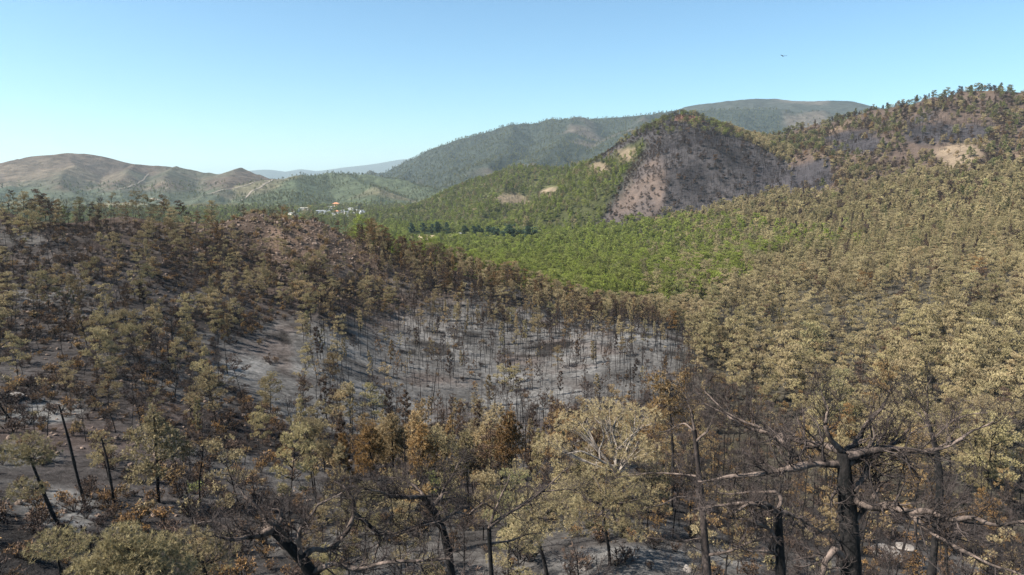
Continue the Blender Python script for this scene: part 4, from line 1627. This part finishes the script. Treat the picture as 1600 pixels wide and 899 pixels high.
def hero(name, label, cat, r0, trunk, trad, limbs, seed, trunk_mat=None, limb_mat=None, twig_mat=None, base_px=None, twig=1.0, pads=None, hue=0.6, group=None, per=(9, 5, 4), L1=1.1):
    rng = np.random.default_rng(seed)
    b = ground_under(*(base_px or (trunk[0][0], trunk[0][1], r0)))
    P, R = spine(r0, trunk, trad, base=b)
    org = b + np.array((0, 0, 0.5))
    e = thing(name, label, cat, group, org)
    G = Geo(); G.add(*tubes(P[None], (R * (1 + 0.10 * rng.normal(size=R.shape)))[None], 12))
    link("trunk", centred(G, org).mesh("trunk", [trunk_mat or M_CHAR], smooth=True), e)
    for pts, rads in limbs:
        LP, LRD = spine(r0, pts, rads, S=4 * len(pts))
        LP = LP + np.cumsum(rng.normal(0, 0.015, LP.shape), 0) * np.linspace(0, 1, len(LP))[:, None]
        LRD = LRD * 0.82
        G = Geo(); G.add(*tubes(LP[None], (LRD * (1 + 0.13 * np.convolve(rng.normal(size=len(LRD) + 2), (0.5, 0.8, 0.5), 'valid')))[None], 9))
        lo = link("limb", centred(G, org).mesh("limb", [limb_mat or M_SCORCH], smooth=True), e)
        if twig > 0:
            L = np.linalg.norm(np.diff(LP, axis=0), axis=1).sum()
            n1 = max(4, int(per[0] * 1.7 * twig * L / 2.2))
            TG, lev = twig_geo(LP, LRD, rng, L1, (n1, per[1], per[2]))
            link("twigs", centred(TG, org).mesh("twigs", [twig_mat or M_TWIG]), lo)["kind"] = "stuff"
    if pads:
        pts_all, dirs = [], []
        k = FPX
        for (cx, cy, w, h, dr, n) in pads:
            c = unproject(cx, cy, r0 + dr)
            mpp = np.linalg.norm(c - np.array((0, 0, CAMZ))) / FPX
            q = norm(rng.normal(size=(n, 3))) * rng.uniform(0.25, 1.0, (n, 1)) ** 0.5
            q[:, 2] = np.where(q[:, 2] < 0, q[:, 2] * 0.55, q[:, 2])
            q *= 1 + 0.25 * vnoise(q[:, 0:1] * 3 + 7, q[:, 1:2] * 3, seed)
            pp = c + q * np.array((w * mpp, w * mpp * 0.9, h * mpp * 1.15))
            pts_all.append(pp)
            dirs.append(norm(q + np.array((0, 0, 0.7))))
            # twigs that carry the tufts
            near_i = np.argmin(np.linalg.norm(P - c, axis=1))
            start = P[min(max(near_i, len(P) // 2), len(P) - 2)]
            m = max(4, n // 16)
            ends = pp[rng.integers(0, n, m)]
            t = np.linspace(0, 1, 6)[None, :, None]
            hub = c - np.array((0, 0, h * mpp * 0.35))
            midp = hub + rng.normal(0, 0.08, (m, 3))
            path = (1 - t) ** 2 * start + 2 * (1 - t) * t * midp[:, None] + t ** 2 * ends[:, None]
            BG = Geo(); BG.add(*tubes(path, np.linspace(0.045, 0.008, 6)[None] * np.ones((m, 1)), 4))
            link("bough", centred(BG, org).mesh("bough", [limb_mat or M_TWIG]), e)
        near_tree = r0 < 52
        V, F, tone = needles(np.concatenate(pts_all), np.concatenate(dirs), 22 if near_tree else 14, 0.20 if near_tree else 0.27, 0.010 if near_tree else 0.026, rng)
        N = Geo(); N.add(V, F)
        cr = link("crown", centred(N, org).mesh("crown", [M_NEEDLE], attrs={"tone": ('FACE', tone)}), e)
        cr["hue"] = hue
    return e


BT = "burnt tree"
hero("bare_pine", "largest bare burnt pine with thick black trunk and wide crooked pinkish limbs", BT, 19,
     [(1332, 905), (1328, 850), (1326, 800), (1320, 765), (1318, 735), (1318, 706)], [0.25, 0.23, 0.19, 0.15],
     [([(1314, 726, 0), (1270, 725, -.5), (1225, 732, -1.0), (1190, 737, -1.2), (1140, 737, -1.2), (1090, 745, -1.0)], [.13, .09, .03]),
      ([(1255, 724, -.6), (1236, 705, -.5), (1222, 690, -.3), (1210, 674, 0), (1170, 660, .3), (1130, 640, .5), (1100, 606, .8)], [.085, .06, .02]),
      ([(1318, 708, 0), (1290, 696, .4), (1262, 692, .8), (1235, 684, 1.0), (1205, 676, 1.2), (1168, 668, 1.5), (1128, 642, 1.8), (1095, 625, 2)], [.13, .08, .02]),
      ([(1322, 712, 0), (1350, 706, .2), (1385, 700, .4), (1410, 703, .6), (1440, 706, .8), (1470, 700, 1.0), (1500, 684, 1.3), (1545, 660, 1.5)], [.14, .09, .02]),
      ([(1324, 724, 0), (1345, 719, .3), (1370, 709, .5), (1395, 698, .8), (1420, 682, 1.2), (1432, 660, 1.4)], [.11, .06, .02]),
      ([(1318, 706, 0), (1342, 690, .5), (1352, 664, .8), (1375, 640, 1.0), (1388, 618, 1.2), (1396, 596, 1.3)], [.10, .06, .015]),
      ([(1316, 706, 0), (1300, 690, -.3), (1290, 668, -.5), (1296, 640, -.4), (1285, 610, -.3)], [.09, .05, .015]),
      ([(1336, 782, 0), (1362, 794, -.4), (1392, 790, -.8), (1420, 802, -1.2), (1450, 799, -1.5), (1482, 814, -1.8), (1520, 810, -2.1), (1556, 824, -2.3), (1600, 818, -2.5), (1670, 835, -2.5)], [.12, .08, .03]),
      ([(1420, 800, -1.2), (1450, 830, -1.6), (1490, 855, -2.0), (1550, 885, -2.4), (1610, 905, -2.6)], [.08, .05, .02]),
      ([(1336, 812, 0), (1362, 785, .3), (1378, 758, .5), (1370, 748, .6), (1352, 742, .7)], [.09, .06, .03]),
      ([(1332, 768, 0), (1350, 745, .4), (1352, 715, .6), (1372, 690, .8)], [.10, .07, .03]),
      ([(1312, 764, 0), (1301, 774, -.4), (1297, 792, -.5)], [.08, .05, .03]),
      ([(1322, 872, 0), (1303, 858, -.5), (1290, 872, -.7), (1280, 900, -.9)], [.13, .10, .08])], 501, per=(10, 6, 5), L1=1.2)

hero("bare_pine", "bare burnt pine with forked flat pinkish limbs beside the largest bare pine", BT, 25,
     [(1222, 920), (1218, 860), (1216, 800)], [0.20, 0.17, 0.13],
     [([(1216, 800, 0), (1195, 786, -.5), (1165, 786, -1), (1120, 788, -1.4), (1080, 792, -1.6)], [.12, .08, .03]),
      ([(1216, 802, 0), (1190, 790, -.6), (1172, 784, -1), (1152, 798, -1.3)], [.11, .08, .04]),
      ([(1218, 798, 0), (1240, 806, .4), (1262, 818, .8), (1285, 832, 1)], [.10, .07, .03]),
      ([(1216, 796, 0), (1222, 780, .4), (1215, 768, .7), (1180, 768, 1), (1125, 770, 1.2), (1100, 755, 1.3)], [.09, .06, .02]),
      ([(1217, 850, 0), (1203, 828, -.5), (1180, 816, -.8), (1160, 814, -1), (1135, 812, -1.1)], [.10, .07, .03]),
      ([(1218, 868, 0), (1200, 862, -.4), (1170, 862, -.8), (1150, 852, -1)], [.08, .06, .03])], 502, per=(10, 5, 5))

hero("bare_pine", "tall straight bare burnt pine with pale branch tips standing over the grey clearing", BT, 28,
     [(1106, 925), (1102, 850), (1096, 780), (1090, 720), (1085, 672)], [0.17, 0.15, 0.12, 0.09],
     [([(1086, 676, 0), (1070, 660, .3), (1045, 672, .5), (1030, 672, .6)], [.06, .04, .015]),
      ([(1087, 690, 0), (1105, 675, -.3), (1112, 655, -.5), (1118, 640, -.6)], [.07, .04, .015]),
      ([(1085, 672, 0), (1080, 645, .2), (1068, 620, .3), (1070, 595, .4)], [.07, .04, .012]),
      ([(1104, 868, 0), (1140, 862, -.6), (1165, 850, -1), (1195, 838, -1.2), (1220, 836, -1.2)], [.07, .05, .02]),
      ([(1096, 780, 0), (1060, 776, -.6), (1030, 790, -1), (1000, 795, -1.2)], [.06, .04, .012]),
      ([(1093, 745, 0), (1055, 740, .4), (1010, 738, .7), (960, 745, 1)], [.05, .035, .012]),
      ([(1100, 840, 0), (1070, 846, -.3), (1040, 842, -.6), (1010, 836, -.8)], [.06, .04, .012])], 503, per=(11, 6, 4), trunk_mat=M_TWIG)

hero("bare_pine", "crooked bare burnt pine leaning over with snaking hook-shaped limbs", BT, 20,
     [(520, 950), (490, 898), (470, 868), (446, 846), (424, 828)], [0.19, 0.17, 0.15, 0.12], 
     [([(424, 828, 0), (405, 838, -.3), (385, 838, -.6), (360, 842, -.8), (335, 835, -.9)], [.12, .08, .03]),
      ([(422, 826, 0), (410, 806, .3), (398, 790, .5), (384, 776, .6), (370, 756, .7)], [.10, .06, .02]),
      ([(416, 826, 0), (390, 834, .2), (362, 828, .4), (340, 812, .6), (310, 815, .7)], [.10, .06, .02]),
      ([(428, 828, 0), (440, 812, .3), (432, 800, .4), (415, 798, .5)], [.08, .06, .04]),
      ([(452, 848, 0), (440, 826, -.3), (420, 812, -.4), (418, 800, -.5)], [.09, .06, .03]),
      ([(470, 868, 0), (466, 845, -.3), (469, 828, -.4), (486, 808, -.4), (497, 788, -.4), (512, 781, -.4), (532, 768, -.3)], [.10, .06, .02]),
      ([(476, 868, 0), (490, 857, .2), (506, 860, .3), (522, 852, .4), (542, 828, .5), (552, 802, .6), (550, 778, .6), (538, 764, .7), (520, 756, .8)], [.11, .08, .02]),
      ([(552, 800, .6), (570, 815, .7), (590, 832, .8), (598, 846, .8), (588, 868, .8), (586, 885, .8)], [.08, .06, .03]),
      ([(598, 844, .8), (630, 832, .9), (662, 818, 1), (690, 812, 1.1)], [.06, .04, .015]),
      ([(488, 895, 0), (520, 880, -.6), (560, 892, -1), (602, 880, -1.3), (650, 877, -1.5), (704, 876, -1.7)], [.12, .09, .05])], 504, per=(10, 6, 5), twig=1.1)

hero("bare_pine", "bent black-trunked burnt pine reaching sideways between scorched bushes", BT, 22,
     [(712, 940), (702, 870), (694, 828), (680, 796), (660, 776)], [0.17, 0.15, 0.13, 0.10],
     [([(660, 776, 0), (640, 778, -.4), (618, 776, -.7), (592, 772, -1), (560, 770, -1.2)], [.09, .06, .02]),
      ([(676, 792, 0), (690, 776, .3), (696, 758, .5), (708, 738, .7), (716, 715, .9)], [.10, .06, .02]),
      ([(694, 826, 0), (676, 815, -.4), (648, 824, -.7), (622, 832, -.9), (600, 842, -1)], [.08, .05, .02]),
      ([(664, 778, 0), (650, 760, .4), (630, 748, .6), (600, 745, .9)], [.07, .04, .015]),
      ([(690, 815, 0), (715, 800, .4), (735, 805, .6), (760, 790, .8)], [.06, .04, .012])], 505, per=(13, 6, 5), twig=1.2)

hero("bare_pine", "low burnt pine splitting into two long straight slanting pale limbs", BT, 24,
     [(770, 930), (766, 870), (764, 826)], [0.10, 0.085, 0.07],
     [([(764, 826, 0), (772, 800, .2), (780, 780, .3), (790, 758, .4), (796, 740, .5)], [.08, .05, .02]),
      ([(764, 824, 0), (785, 808, .3), (812, 790, .6), (838, 772, .9), (858, 752, 1.2), (882, 728, 1.5)], [.09, .06, .02]),
      ([(776, 798, .2), (755, 785, .1), (735, 800, 0), (728, 812, 0)], [.05, .03, .012]),
      ([(838, 770, .9), (860, 768, 1), (885, 766, 1.2), (905, 770, 1.3)], [.04, .03, .012]),
      ([(765, 850, 0), (800, 845, .4), (830, 832, .6), (850, 835, .8)], [.06, .04, .012])], 506, limb_mat=M_SCORCH, per=(10, 5, 4))

hero("bare_pine", "grey forked burnt pine standing above the ash patch", BT, 40,
     [(1470, 760), (1466, 712), (1456, 676), (1448, 652)], [0.18, 0.15, 0.11, 0.08],
     [([(1448, 652, 0), (1440, 632, .3), (1428, 618, .5), (1420, 600, .7)], [.07, .05, .02]),
      ([(1448, 652, 0), (1450, 630, -.3), (1446, 606, -.5), (1452, 590, -.6)], [.07, .04, .015]),
      ([(1456, 674, 0), (1438, 650, .4), (1425, 640, .6), (1400, 630, .8)], [.06, .04, .015]),
      ([(1464, 700, 0), (1485, 690, .4), (1500, 686, .6)], [.07, .05, .03]),
      ([(1460, 684, 0), (1490, 656, -.4), (1512, 650, -.7), (1545, 648, -1)], [.07, .05, .02])], 507, limb_mat=M_SCORCH, per=(12, 5, 4), L1=1.4)

PT = "pine tree"
hero("scorched_pine", "broad scorched pine with bleached white limbs showing through its layered tan crown", PT, 46,
     [(972, 800), (968, 755), (961, 728)], [0.12, 0.12, 0.11],
     [([(961, 730, 0), (943, 723, -.4), (928, 714, -.8), (908, 706, -1.1), (884, 710, -1.3)], [.13, .09, .03]),
      ([(938, 720, -.5), (936, 704, -.2), (944, 684, .2), (940, 664, .4), (928, 650, .6)], [.08, .06, .02]),
      ([(962, 728, 0), (964, 700, .5), (956, 676, .8), (962, 656, 1), (975, 640, 1.2)], [.11, .07, .02]),
      ([(962, 706, .4), (980, 686, .6), (1000, 670, .8), (1018, 662, 1)], [.08, .05, .02]),
      ([(962, 735, 0), (985, 728, .4), (1010, 732, .7)], [.09, .06, .03])], 508, trunk_mat=M_CHAR, limb_mat=M_PALE, twig_mat=M_PALE, twig=0.35,
     pads=[(988, 702, 38, 22, 0.3, 300), (1012, 715, 22, 16, 0.8, 120), (905, 660, 36, 13, 0.8, 190), (950, 640, 40, 12, 1.5, 190), (1000, 652, 34, 14, 1.4, 170), (862, 698, 26, 14, -0.5, 150), (968, 668, 26, 10, 1.8, 90)], hue=0.56)

hero("scorched_pine", "small olive-tan pine rooted at the edge of the pale grey clearing", PT, 40,
     [(953, 874), (950, 850), (944, 815), (942, 780)], [0.11, 0.10, 0.07, 0.05], [], 509,
     pads=[(940, 800, 46, 26, 0, 260), (905, 772, 36, 22, 0.5, 200), (985, 775, 38, 24, 0.8, 200), (945, 755, 44, 20, 1, 190), (985, 830, 24, 16, -0.6, 110), (905, 825, 22, 14, -0.4, 90)], hue=0.62)
hero("scorched_pine", "olive-tan pine with two dark stems beside the grey clearing", PT, 37,
     [(856, 905), (848, 868), (838, 835), (835, 800)], [0.13, 0.11, 0.08, 0.05], [], 510,
     pads=[(858, 806, 36, 26, 0, 220), (835, 832, 24, 16, -0.5, 110), (880, 785, 26, 20, 0.6, 130), (830, 790, 28, 20, 0.3, 130)], hue=0.61)
hero("scorched_pine", "leaning olive pine with two separate tufted crowns on the burnt hillside", PT, 50,
     [(106, 836), (86, 812), (72, 780), (58, 744), (44, 708)], [0.13, 0.12, 0.10, 0.06], [], 511,
     pads=[(38, 696, 26, 12, 0, 150), (55, 712, 24, 13, 0.3, 120), (22, 712, 20, 10, -0.3, 90), (42, 768, 22, 14, -0.4, 130), (64, 716, 16, 10, 0.5, 70)], hue=0.65)
hero("scorched_pine", "short olive pine with one domed crown on a bent thin stem", PT, 39,
     [(100, 925), (94, 888), (86, 862)], [0.09, 0.08, 0.05], [], 512,
     pads=[(92, 852, 32, 15, 0, 230), (112, 862, 16, 9, 0.3, 60)], hue=0.66)
hero("scorched_pine", "broad bushy olive pine with many rounded tufts low on the hillside", PT, 33,
     [(235, 960), (228, 910), (222, 870)], [0.15, 0.12, 0.08], [], 513,
     pads=[(190, 842, 24, 14, 0, 190), (215, 868, 34, 18, -0.5, 260), (160, 882, 26, 16, -0.5, 190), (245, 860, 26, 16, 0.3, 180), (135, 892, 22, 12, -0.6, 130), (270, 885, 30, 18, 0, 200), (210, 896, 40, 16, -1, 240)], hue=0.66)
hero("scorched_pine", "grey-olive brittle pine beside the crooked bare pine", PT, 35,
     [(330, 950), (322, 905), (315, 870)], [0.14, 0.11, 0.08], [], 514,
     pads=[(300, 852, 34, 18, 0, 200), (330, 872, 34, 20, 0.4, 200), (350, 850, 24, 12, 0.6, 100)], hue=0.58)
hero("scorched_pine", "tall olive-gold pine with pointed tip and ragged side boughs on hillside", PT, 60,
     [(247, 772), (246, 735), (243, 690), (240, 644)], [0.14, 0.12, 0.09, 0.04], [], 515,
     pads=[(240, 656, 9, 16, 0, 80), (226, 678, 22, 8, -0.2, 120), (262, 690, 20, 12, 0.3, 120), (240, 702, 34, 10, 0, 150), (278, 708, 22, 12, 0.4, 120), (228, 742, 24, 14, -0.5, 150), (250, 672, 14, 12, 0.2, 70)], hue=0.60)
hero("scorched_pine", "rust-gold scorched pine with stacked dark-based clumps at the foot of ash slope", PT, 62,
     [(1052, 715), (1050, 680), (1046, 630), (1042, 598)], [0.15, 0.12, 0.08, 0.04], [], 516,
     pads=[(1030, 600, 16, 14, 0, 100), (1050, 618, 24, 16, 0.2, 160), (1068, 640, 18, 16, 0.4, 120), (1030, 640, 18, 16, -0.4, 110), (1045, 662, 32, 12, 0, 160), (1070, 592, 10, 12, 0.6, 60)], hue=0.42)
for k, (px, top, hue) in enumerate(((578, 668, .36), (612, 652, .47), (650, 650, .46), (660, 668, .40), (728, 678, .62), (760, 660, .52), (796, 650, .30), (782, 676, .58))):
    hero("scorched_pine", ["rust-brown short column pine at the end of the gully row", "gold-tipped rusty pine in the row of column pines", "gold-topped rusty pine with twin points in the gully row", "low rusty pine crowded against a twin-pointed pine",
                           "pale yellow-olive young pine standing apart in the gully row", "tall tan column pine with rust-coloured foot", "dark rust spire pine standing tallest of the gully row", "tan-olive column pine close beside a rust spire"][k], PT, 60 + 2.5 * (k % 3),
         [(px + 3, top + 95), (px + 2, top + 60), (px, top + 25), (px, top)], [0.11, 0.09, 0.06, 0.03], [], 520 + k,
         pads=[(px, top + 8, 9, 12, 0, 80), (px - 6, top + 26, 14, 14, -.2, 120), (px + 8, top + 30, 14, 14, .3, 120), (px, top + 48, 20, 14, 0, 170), (px - 9, top + 62, 14, 12, -.3, 90)], hue=hue, group="column pines in the gully row")

for k, (pts, lab) in enumerate((([(134, 794), (120, 742), (108, 690), (97, 650), (92, 632)], "long slanting black pole tree with a thin brown tip on open hillside"),
                               ([(179, 790), (173, 752), (166, 712), (158, 684)], "short slanting black pole tree beside the long slanting pole"),
                               ([(16, 655), (4, 640), (-8, 618)], "black leaning snag on the pale ash patch of the hillside"))):
    hero("charred_tree", lab, BT, 58 if k < 2 else 92, pts, [0.11, 0.09, 0.05], [], 540 + k, pads=[(pts[-1][0] + 6, pts[-1][1] + 6, 20, 9, 0, 26)], hue=0.12)


# boulders half sunk in the near ground
def boulder(px, py, size, label, seed, rmin=12):
    p = ground_hit(px, py, rmin)
    V, F = make_stone(seed, 0.55)
    me = mesh_np("boulder", V, [F], [M_BOULDER])
    o = link("boulder", me)
    o.location = (p[0], p[1], p[2] + size * 0.08)
    o.scale = (size, size, size)
    o.rotation_euler = (0.1, 0.05, seed)
    o["label"] = label; o["category"] = "boulder"; o["group"] = "boulders on the burnt slope"


for k, (px, py, s, lab) in enumerate(((1385, 872, 2.6, "broad flat pinkish boulder below the largest bare pine"), (1415, 858, 1.7, "smaller pale boulder touching a broad flat boulder"),
                                      (905, 890, 1.1, "pale boulder at the edge of the grey clearing"), (1075, 893, 0.9, "small boulder beside the tall straight bare pine"),
                                      (25, 622, 2.2, "pale ledge boulder on the hillside ash patch"), (60, 628, 1.5, "low rubble boulder on the hillside ash patch"))):
    boulder(px, py, s, lab, 30 + k)

# ------------------------------------------------------------------ village, tracks, bird
M_WALL = plain_material("whitewash", (0.40, 0.395, 0.38), 0.06)
M_WALL2 = plain_material("cream_render", (0.66, 0.58, 0.47), 0.08)
M_ROOF = plain_material("terracotta_roof", (0.42, 0.20, 0.11), 0.2)
M_ROOFG = plain_material("grey_roof", (0.42, 0.42, 0.43), 0.12)
M_OCHRE = plain_material("ochre_render", (0.72, 0.40, 0.16), 0.1)
M_PANE = plain_material("dark_window", (0.05, 0.06, 0.08), 0.1, rough=0.2)


def box(x0, x1, y0, y1, z0, z1):
    V = np.array([(x, y, z) for z in (z0, z1) for y in (y0, y1) for x in (x0, x1)], float)
    F = np.array([(0, 2, 3, 1), (4, 5, 7, 6), (0, 1, 5, 4), (1, 3, 7, 5), (3, 2, 6, 7), (2, 0, 4, 6)])
    return V, F


def house(x, y, w, d, h, rz, label, wall, roof, pitched, group):
    z = float(gz(x, y))
    e = thing("village_house", label, "house", group, (x, y, z))
    e.rotation_euler = (0, 0, rz)
    V, F = box(-w / 2, w / 2, -d / 2, d / 2, -1.5, h)
    link("wall", mesh_np("wall", V, [F], [wall]), e)
    if pitched:
        o = 0.5; rh = w * 0.2
        V = np.array([(-w / 2 - o, -d / 2 - o, h), (w / 2 + o, -d / 2 - o, h), (w / 2 + o, d / 2 + o, h), (-w / 2 - o, d / 2 + o, h), (-w * .15, 0, h + rh), (w * .15, 0, h + rh)]) + np.array((0, 0, 0.02))
        me = mesh_np("roof", V, [np.array([(0, 1, 5, 4), (2, 3, 4, 5)]), np.array([(1, 2, 5), (3, 0, 4)]), np.array([(3, 2, 1, 0)])], [roof])
    else:
        V, F = box(-w / 2 - .25, w / 2 + .25, -d / 2 - .25, d / 2 + .25, h + 0.01, h + 0.5)
        me = mesh_np("roof", V, [F], [roof])
    link("roof", me, e)
    for sx in (-0.28, 0.28):
        for zz in ([1.6] if h < 5 else [1.6, 4.6]):
            V, F = box(w * sx - .7, w * sx + .7, -d / 2 - .06, -d / 2 + .05, zz - .6, zz + .8)
            link("window", mesh_np("window", V, [F], [M_PANE]), e)


hrng = np.random.default_rng(91)
spots = []
tries = 0
while len(spots) < 40 and tries < 6000:
    tries += 1
    px = hrng.uniform(506, 568) if hrng.uniform() < .9 else hrng.uniform(455, 476); py = hrng.uniform(324, 341)
    if py < np.interp(px, [448, 500, 530, 566], [325, 327, 321, 325]):
        continue
    p = ground_hit(px, py, 320)
    if p is None or not (1000 < math.hypot(p[0], p[1]) < 1950):
        continue
    if any((p[0] - q[0]) ** 2 + (p[1] - q[1]) ** 2 < 19 ** 2 for q in spots):
        continue
    spots.append(p)
kinds = {}
for i, p in enumerate(spots):
    w, d = hrng.uniform(8, 14), hrng.uniform(8, 11)
    h = hrng.choice([3.2, 3.6, 5.8])
    u = hrng.uniform()
    if u < 0.62:
        wall, roof, pit, lab = M_WALL, M_WALL, False, "white flat-roofed village house beyond the knoll"
    elif u < 0.70:
        wall, roof, pit, lab = M_WALL, M_ROOF, True, "white village house with terracotta hipped roof beyond the knoll"
    else:
        wall, roof, pit, lab = M_WALL2, M_ROOFG, False, "cream village house with grey flat roof beyond the knoll"
    house(p[0], p[1], w, d, h, hrng.uniform(-0.4, 0.4), lab, wall, roof, pit, "houses of the village beyond the knoll")
for px, py, w, d, h, lab, wall, roof, pit in ((525, 323, 18, 12, 7.5, "large ochre hall with terracotta roof above the white village", M_OCHRE, M_ROOF, True),
                                              (474, 329, 30, 12, 6, "long cream block standing apart at the village edge", M_WALL2, M_WALL2, False),
                                              (780, 374, 9, 7, 3.4, "small white farm building beside the dark tree row", M_WALL, M_WALL, False),
                                              (718, 369, 8, 6, 3.2, "small white shed near the tan field", M_WALL, M_ROOFG, False),
                                              (502, 334, 20, 13, 6.5, "wide white block in the village with grey roof", M_WALL, M_ROOFG, False)):
    p = ground_hit(px, py, 320)
    if p is not None:
        house(p[0], p[1], w, d, h, 0.1, lab, wall, roof, pit, None)


M_TRACK = plain_material("pale_dirt", (0.19, 0.16, 0.125), 0.15, 0.05)


def track(pix, width, name="dirt_track"):
    pts = [ground_hit(px, py, 320) for px, py in pix]
    pts = [p for p in pts if p is not None and math.hypot(p[0], p[1]) > 500]
    if len(pts) < 2:
        return
    P = resample(np.array(pts), 40)
    T = norm(np.gradient(P[:, :2], axis=0)); Nn = np.stack([-T[:, 1], T[:, 0]], 1)
    A = P[:, :2] + Nn * width / 2; B = P[:, :2] - Nn * width / 2
    V = np.concatenate([np.c_[A, gz(A[:, 0], A[:, 1]) + 0.8], np.c_[B, gz(B[:, 0], B[:, 1]) + 0.8]])
    i = np.arange(39)
    F = np.stack([i, i + 1, i + 41, i + 40], 1)
    o = link(name, mesh_np(name, V, [F], [M_TRACK]))
    o["kind"] = "structure"


track([(218, 306), (226, 309), (240, 312), (262, 318)], 6)
track([(300, 312), (330, 303), (355, 296), (385, 290), (402, 284)], 5)
track([(375, 314), (392, 300), (410, 291), (426, 281)], 5.5)
track([(1186, 324), (1200, 321), (1216, 317), (1228, 314)], 7)
track([(186, 296), (206, 290), (226, 280), (232, 272)], 4)


def bird(px, py, r):
    p = unproject(px, py, r)
    m, t, b = new_mat("dark_plumage"); b.inputs["Base Color"].default_value = (0.05, 0.042, 0.035, 1)
    ring = 8
    # body: lofted tube from tail to beak along x; wings: raised tapering vanes grown out of the body's sides in the same mesh
    st = [(-0.62, .02, .012), (-0.45, .10, .015), (-0.25, .06, .05), (-0.05, .09, .09), (0.15, .08, .085), (0.26, .05, .05), (0.33, .045, .045), (0.40, .012, .012)]
    bm_v, bm_f = [], []
    for x, ry, rz in st:
        for k in range(ring):
            a = 2 * math.pi * k / ring
            bm_v.append((x, ry * math.cos(a), rz * math.sin(a)))
    for i in range(len(st) - 1):
        for k in range(ring):
            a, b2 = i * ring + k, i * ring + (k + 1) % ring
            q = (a, b2, b2 + ring, a + ring)
            if i == 3 and k in (7, 3):
                continue                       # the wing roots leave here
            bm_f.append(q)
    bm_f += [tuple(range(ring))[::-1], tuple(range((len(st) - 1) * ring, len(st) * ring))]
    for side, k in ((1, 7), (-1, 3)):
        root = [3 * ring + k, 3 * ring + (k + 1) % ring, 4 * ring + (k + 1) % ring, 4 * ring + k]
        prev = root
        for (yy, zz, xb, xf, th) in ((0.30, 0.10, -0.16, 0.20, .016), (0.65, 0.19, -0.14, 0.19, .010), (0.95, 0.21, -0.16, 0.10, .006), (1.15, 0.18, -0.20, -0.08, .003)):
            n0 = len(bm_v)
            s = side
            lo, hi = (zz - th, zz + th) if s > 0 else (zz + th, zz - th)
            bm_v += [(xb, s * yy, lo), (xb, s * yy, hi), (xf, s * yy, hi), (xf, s * yy, lo)]
            cur = [n0, n0 + 1, n0 + 2, n0 + 3]
            for j in range(4):
                bm_f.append((prev[j], prev[(j + 1) % 4], cur[(j + 1) % 4], cur[j]))
            prev = cur
        bm_f.append(tuple(prev))
    me = bpy.data.meshes.new("bird")
    me.from_pydata(bm_v, [], bm_f)
    me.materials.append(m)
    o = link("bird", me)
    o.location = p
    o.rotation_euler = (0.05, 0.05, 1.9)
    o["label"] = "dark bird gliding in the clear blue sky"
    o["category"] = "bird"


bird(1224, 88, 210)


# ------------------------------------------------------------------ haze: one closed box of thin pale air
def build_haze():
    lo = (-20500.0, -20500.0, float(ZW.min()) - 1.5)
    hi = (20500.0, 20500.0, float(ZW.max()) + 25.0)
    V = np.array([(x, y, z) for z in (lo[2], hi[2]) for y in (lo[1], hi[1]) for x in (lo[0], hi[0])])
    F = np.array([(0, 2, 3, 1), (4, 5, 7, 6), (0, 1, 5, 4), (1, 3, 7, 5), (3, 2, 6, 7), (2, 0, 4, 6)])
    m = bpy.data.materials.new("haze_air")
    m.use_nodes = True
    t = m.node_tree
    t.nodes.clear()
    out = t.nodes.new("ShaderNodeOutputMaterial")
    pv = t.nodes.new("ShaderNodeVolumePrincipled")
    pv.inputs["Color"].default_value = HAZE_COLOUR
    pv.inputs["Density"].default_value = HAZE_DENSITY
    pv.inputs["Anisotropy"].default_value = 0.2
    t.links.new(pv.outputs[0], out.inputs["Volume"])
    o = link("haze", mesh_np("haze", V, [F], [m]))
    o["kind"] = "stuff"
    o["label"] = "thin pale summer haze over the valley"


HAZE_COLOUR = (0.70, 0.88, 1.0, 1)
HAZE_DENSITY = 4.5e-5
build_haze()
